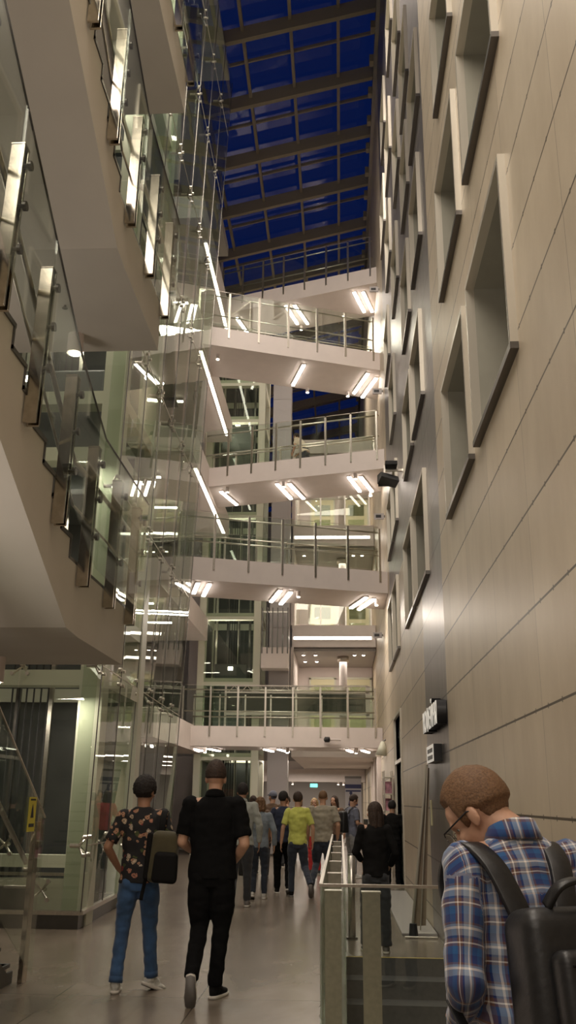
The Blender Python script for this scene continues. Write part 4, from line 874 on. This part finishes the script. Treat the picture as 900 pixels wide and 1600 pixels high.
ST = lambda sd, dy=0: ((sd * .10, .02 + dy, .50), (sd * .10, dy, .085), 0, -5 * sd)
def swing(sd, back=.30, up=.22, pitch=55, kx=.10, dx=0):   # trailing leg, heel lifted
    return ((sd * kx, .02, .49), (sd * kx + dx, -back, .085 + up), pitch, -6 * sd)

# man in the floral T-shirt
def floral_extra(root, T, HM, SC, shd):
    pack = thing('backpack', 'olive and black backpack hanging from the right shoulder of the man in the floral shirt', 'backpack', (0, 0, 0))
    M2 = root.matrix_basis @ Matrix.Identity(4)
    mw = Matrix.Translation(V(root.location)) @ Matrix.Rotation(root.rotation_euler.z, 4, 'Z') @ SC @ Matrix.Rotation(.06, 4, 'Y')
    rounded(pack, 'body', olive, (.16, -.21, 1.10), (.27, .16, .42), .06, mw, top=.85); rounded(pack, 'lower_pocket', blk2, (.19, -.29, 1.02), (.22, .09, .25), .04, mw, top=.9); rounded(pack, 'side_panel', blk2, (.03, -.2, 1.1), (.05, .15, .38), .024, mw)
    ribbon(pack, 'strap', blk2, [(.11, -.145, 1.24), (.11, -.130, 1.34), (.11, -.088, 1.425), (.11, -.01, 1.468), (.115, .06, 1.44), (.12, .11, 1.36), (.13, .13, 1.25)], .055, .012, mw)
    ribbon(pack, 'loose_strap', blk2, [(.04, -.16, 1.0), (.02, -.18, .9), (.0, -.17, .74)], .03, .006, mw)
person(-1.80, 8.55, 'man walking away in a black floral T-shirt and blue jeans, backpack on one shoulder', 1.80, 4, skin=skin_m, hair='curly', hmat=hair_blk, shirt=m_floral(), pants=jean, shoe=white_sh, sole=sole_m,
       hyaw=-22, L=((-.13, .05, .50), (-.15, -.02, .085), 0, 4), R=((.10, .08, .50), (.13, .12, .11), 22, -48), armL=((-.29, -.06, 1.15), (-.20, .10, .97), .6, dict(n=(1, 0, 0))), armR=((.27, -.06, 1.13), (.26, .17, 1.08), .6), vox=.008, extra=floral_extra, cuff=True, eyes=True)
# man in black
person(-1.12, 8.35, 'tall man walking away all in black, short dark hair, raised left heel', 1.93, 2, hair='flat', hmat=hair_br, shirt=blk_cloth, pants=blk_cloth, shoe=blk2, sole=sole_m, build=1.12, hyaw=-4, lean=2,
       L=((-.09, .03, .49), (-.10, -.28, .20), 72, 2), R=((.08, .05, .50), (.045, .04, .085), 0, -22), armL=((-.25, -.01, 1.13), (-.17, .18, 1.05), .7), armR=((.255, -.06, 1.12), (.16, .13, .98), .7), vox=.008, collar=True, baggy=1.08)
# group ahead
person(-1.58, 15.1, 'man in a pale grey-green jacket and dark trousers walking behind the tall man in black', 1.86, 2, hair='short', hmat=hair_blk, shirt=gjk, sleeve='long', shirt_name='jacket', pants=char, shoe=sole_d, sole=sole_m, L=swing(-1, .22, .1, 35), R=((.10, .05, .50), (.10, .08, .085), 0, -4), skin=skin_m, collar=True, build=1.08)
def bag_extra(root, T, HM, SC, shd):
    b_ = thing('handbag', 'black bag carried beside the walker in the grey-blue sweater', 'bag', (0, 0, 0)); mw = Matrix.Translation(V(root.location)) @ SC
    rounded(b_, 'body', leather, (-.30, .06, .55), (.14, .28, .34), .04, mw, top=.8); ribbon(b_, 'handle', leather, [(-.30, .14, .70), (-.29, .10, .86), (-.28, .03, .88), (-.29, -.02, .70)], .025, .01, mw, (1, 0, 0))
person(-1.40, 16.4, 'walker with light brown hair in a grey-blue sweater and jeans, white shoes', 1.66, 0, hair='bob', hmat=hair_gn, shirt=blueg, sleeve='long', shirt_name='sweater', pants=jean_d, shoe=white_sh, L=swing(-1, .1, .03, 15), R=ST(1), extra=bag_extra)
person(-1.05, 17.4, 'man in a navy T-shirt and black trousers left of the man in yellow', 1.76, 2, hair='short', hmat=hair_blk, shirt=navy, pants=blk_cloth, shoe=blk2, skin=skin_m, hyaw=-35, R=swing(1, .15, .05, 20), baggy=1.1)
person(-.76, 16.8, 'man in a lime yellow T-shirt and dark jeans, right heel raised', 1.75, 3, hair='short', hmat=hair_br, shirt=yel, pants=jean_d, shoe=blk2, sole=sole_d, L=ST(-1, .05), R=swing(1, .36, .14, 60, .13, .10), armL=((-.26, -.05, 1.14), (-.29, -.02, .88), .5), build=.98)
person(-.33, 17.5, 'man in a sage grey T-shirt and blue jeans with nearly shaved head', 1.79, -4, hair='buzz', hmat=hair_gn, shirt=gtee, pants=jean_d, shoe=blk2, sole=sole_d, L=swing(-1, .38, .10, 60, .12, -.04), R=ST(1, .1), build=1.14, armR=((.28, -.04, 1.15), (.26, .10, .93), .5))
person(-1.75, 20.5, 'person with a dark cap just visible over the shoulder of the grey jacket', 1.66, 0, hair='cap', hmat=blk2, shirt=brn, pants=char)
person(-1.52, 21.0, 'man in a dark cap and brown patterned shirt, head turned to the left', 1.80, 0, hair='cap', hmat=slate, shirt=brn, pants=char, hyaw=40, eyes=True)
person(-1.36, 24.0, 'distant person in a brown top between the blue sweater and the navy T-shirt', 1.70, 20, hair='short', hmat=hair_br, shirt=brn, sleeve='long', pants=char, hyaw=120, vox=.012, eyes=True)
person(-.60, 22.0, 'blonde curly-haired woman in a white top and red skirt facing this way', 1.66, 175, hair='bob', hmat=hair_bl, shirt=cream, pants=redc, vox=.011, eyes=True)
person(-.12, 22.5, 'woman with long brown hair right of the man in the grey T-shirt', 1.72, 150, hair='long', hmat=hair_br, shirt=brn, sleeve='long', pants=char, vox=.011, eyes=True)
def bp_extra(root, T, HM, SC, shd):
    p = thing('backpack', 'black backpack worn by the man in grey trousers on the right', 'backpack', (0, 0, 0)); mw = Matrix.Translation(V(root.location)) @ Matrix.Rotation(root.rotation_euler.z, 4, 'Z') @ SC
    rounded(p, 'body', leather, (0, -.22, 1.17), (.30, .18, .46), .06, mw, top=.85); rounded(p, 'front_pocket', leather, (0, -.32, 1.08), (.24, .07, .24), .03, mw)
    for sd in (-1, 1): ribbon(p, 'strap', leather, [(sd * .10, -.135, 1.34), (sd * .11, -.095, 1.435), (sd * .11, -.01, 1.49), (sd * .12, .07, 1.465), (sd * .13, .12, 1.36), (sd * .15, .12, 1.1)], .05, .012, mw)
    tb = thing('tablet', 'small grey device held by the man with the black backpack', 'device', (0, 0, 0)); rounded(tb, 'body', greyt, (.02, .36, 1.16), (.20, .02, .14), .006, mw); rounded(tb, 'screen', pane_d, (.02, .348, 1.16), (.18, .004, .12), .001, mw)
person(.24, 21.0, 'man standing in profile with a slate T-shirt, grey trousers and black backpack', 1.74, -62, hair='short', hmat=hair_br, shirt=slate, pants=greyt, shoe=white_sh, sole=sole_m, hpitch=22, armL=((-.25, .0, 1.15), (-.08, .25, 1.12), .6), armR=((.25, .0, 1.15), (.10, .25, 1.10), .6), extra=bp_extra, eyes=True)
person(.39, 10.95, 'woman with long dark hair in a black sweater and wide grey trousers above the steps', 1.60, 3, hair='long', hmat=hair_br, shirt=blk2, sleeve='long', shirt_name='sweater', pants=char, shoe=sole_d, sole=sole_m, build=.95, hyaw=38, eyes=True, baggy=1.30, L=((-.11, .06, .50), (-.12, .08, .085), 0, 8), R=((.10, .0, .50), (.11, -.02, .085), 0, -8), armL=((-.24, .02, 1.15), (-.16, .20, 1.05), .5), armR=((.25, -.05, 1.14), (.20, .12, 1.0), .5), vox=.008)
person(1.02, 18.9, 'person in black half hidden at the glass doorway on the right', 1.62, -10, hair='short', hmat=hair_blk, shirt=blk2, sleeve='long', pants=blk_cloth, vox=.011)
person(-1.18, 26.8, 'distant person with fair hair between two groups of walkers', 1.70, 0, hair='bob', hmat=hair_gn, shirt=cream, pants=jean_d, vox=.012)
person(-2.0, 21.5, 'person with red-brown hair partly hidden left of the tall man in black', 1.70, 0, hair='bob', hmat=hair_br, shirt=redc, pants=char, vox=.012)
person(-.96, 24.35, 'person in a cream shirt bending over the back railing of the third footbridge', 1.60, 55, z=10.45, hair='short', hmat=hair_br, shirt=cream, pants=char, lean=30, hpitch=15, armL=((-.25, .10, 1.2), (-.12, .35, 1.15), .5), armR=((.25, .10, 1.2), (.12, .35, 1.15), .5), vox=.011)

# foreground man in the plaid shirt
plaid = m_plaid()
def plaid_uv(o, shd, SC, lean):
    me = o.data; at = me.attributes.new('cloth', 'FLOAT_VECTOR', 'POINT')
    seg = {}
    for sd in (-1, 1): seg[sd] = [SC @ p for p in shd[sd][:3]]
    for i, v in enumerate(me.vertices):
        c = v.co; u = .185 * math.asin(max(-1, min(1, c.x / .215))) + (.25 if c.y > .05 else 0); w_ = c.z + max(0, c.y + .09) * (1.1 if c.z > 1.36 else 0)
        for sd in (-1, 1):
            S0, E, W = seg[sd]; best = None; acc = 0
            for A, B in ((S0, E), (E, W)):
                d = B - A; t_ = max(0, min(1, (c - A).dot(d) / d.length_squared)); q = A + d * t_; dist = (c - q).length
                if best is None or dist < best[0]: best = (dist, acc + t_ * d.length, q, d.normalized(), t_)
                acc += d.length
            lim = .082 if best[1] > .055 else 0
            if best[0] < lim and abs(c.x) > .175:
                r = c - best[2]; u = .5 * sd + math.atan2(r.x, -r.y) * .062; w_ = 1.0 - best[1] + .02
        at.data[i].vector = (u, w_, 0)
def plaid_extra(root, T, HM, SC, shd):
    sh = [c for c in root.children if c.name.startswith('shirt')][0]; plaid_uv(sh, shd, SC, 0)
    for c in sh.children:
        at = c.data.attributes.new('cloth', 'FLOAT_VECTOR', 'POINT')
        for i, v in enumerate(c.data.vertices): at.data[i].vector = (v.co.x * 1.3, v.co.z * 1.0 + .03, 0)
    gl_ = thing('glasses', 'thin dark-framed glasses worn by the man in the plaid shirt', 'glasses', (0, 0, 0))
    mw = Matrix.Translation(V(root.location)) @ Matrix.Rotation(root.rotation_euler.z, 4, 'Z') @ SC @ HM
    for sd in (-1, 1):
        bm = bmesh.new(); N = 24; R0 = [(sd * .033 + .026 * math.copysign(abs(math.cos(a)) ** .7, math.cos(a)), .112, .0 + .021 * math.copysign(abs(math.sin(a)) ** .7, math.sin(a))) for a in [2 * PI * k / N for k in range(N)]]
        for k in range(N): tube_ring(bm, [R0[k], R0[(k + 1) % N]], [.0016, .0016], 6)
        me = raw(bm); me.transform(mw); put(me, 'rim', steel_d, gl_)
        bm = bmesh.new(); vs = [bm.verts.new(p) for p in R0]; bm.faces.new(vs); me = raw(bm); me.transform(mw); put(me, 'lens', g_clear, gl_)
        bm = bmesh.new(); tube_ring(bm, [(sd * .059, .112, .008), (sd * .082, .10, .010), (sd * .086, .0, .008), (sd * .084, -.02, -.005)], [.0022, .0024, .0024, .002], 8); me = raw(bm); me.transform(mw); put(me, 'temple', black_m, gl_)
    bm = bmesh.new(); tube_ring(bm, [(-.009, .113, .004), (0, .114, .008), (.009, .113, .004)], [.0016] * 3, 6); me = raw(bm); me.transform(mw); put(me, 'bridge', steel_d, gl_)
    p = thing('backpack', 'large black leather-like backpack worn by the man in the plaid shirt', 'backpack', (0, 0, 0))
    mw = Matrix.Translation(V(root.location)) @ Matrix.Rotation(root.rotation_euler.z, 4, 'Z') @ SC @ Matrix.Translation(V((-.045, 0, .875))) @ Matrix.Rotation(math.radians(-9), 4, 'X') @ Matrix.Translation(V((0, 0, -.92)))
    rounded(p, 'body', leather, (.03, -.225, 1.08), (.33, .17, .50), .05, mw, top=.93); rounded(p, 'front_pocket', leather, (.04, -.335, 1.04), (.27, .08, .38), .028, mw, top=.95); rounded(p, 'lower_pocket', leather, (.045, -.385, .975), (.24, .035, .23), .014, mw)
    for zz, yy, ww in ((1.195, -.376, .22), (1.09, -.404, .20)): rounded(p, 'piping', blk2, (.042, yy, zz), (ww, .006, .006), .002, mw)
    ribbon(p, 'haul_handle', leather, [(-.04, -.26, 1.33), (-.02, -.30, 1.375), (.05, -.30, 1.385), (.11, -.27, 1.33)], .035, .012, mw, (0, 1, .3))
    rounded(p, 'zip_pull', steel, (.075, -.345, 1.275), (.010, .006, .045), .002, mw); rounded(p, 'zip_pull', steel, (.095, -.345, 1.275), (.010, .006, .045), .002, mw)
    rounded(p, 'logo', steel, (.10, -.379, 1.225), (.03, .003, .010), .001, mw)
    for sd in (-1, 1):
        ribbon(p, 'strap', leather, [(sd * .055, -.165, 1.24), (sd * .08, -.150, 1.33), (sd * .105, -.112, 1.425), (sd * .125, -.035, 1.482), (sd * .13, .045, 1.468), (sd * .13, .105, 1.40), (sd * .12, .10, 1.30)], .066, .016, mw @ Matrix.Translation(V((.012, -.004, .022))))
    for sd in (-1, 1): ribbon(p, 'lower_strap', leather, [(sd * .13, -.17, .92), (sd * .165, -.135, .97), (sd * .192, -.06, 1.04), (sd * .188, .03, 1.12)], .03, .006, mw)
PM = person(.54, 2.78, 'man in a blue plaid shirt with a black backpack looking down beside the right wall', 1.79, 22, skin=skin_l, hair='short', hmat=hair_gn, shirt=plaid, sleeve='long', pants=jean_d, shoe=blk2, lean=9, hyaw=36, hpitch=42, build=1.0, hoff=(-.055, .03, -.072),
       armL=((-.232, -.05, 1.12), (-.125, .20, 1.0), .9), armR=((.27, -.02, 1.13), (.24, .16, .95), .6), vox=.006, collar=True, extra=plaid_extra, eyes=True)
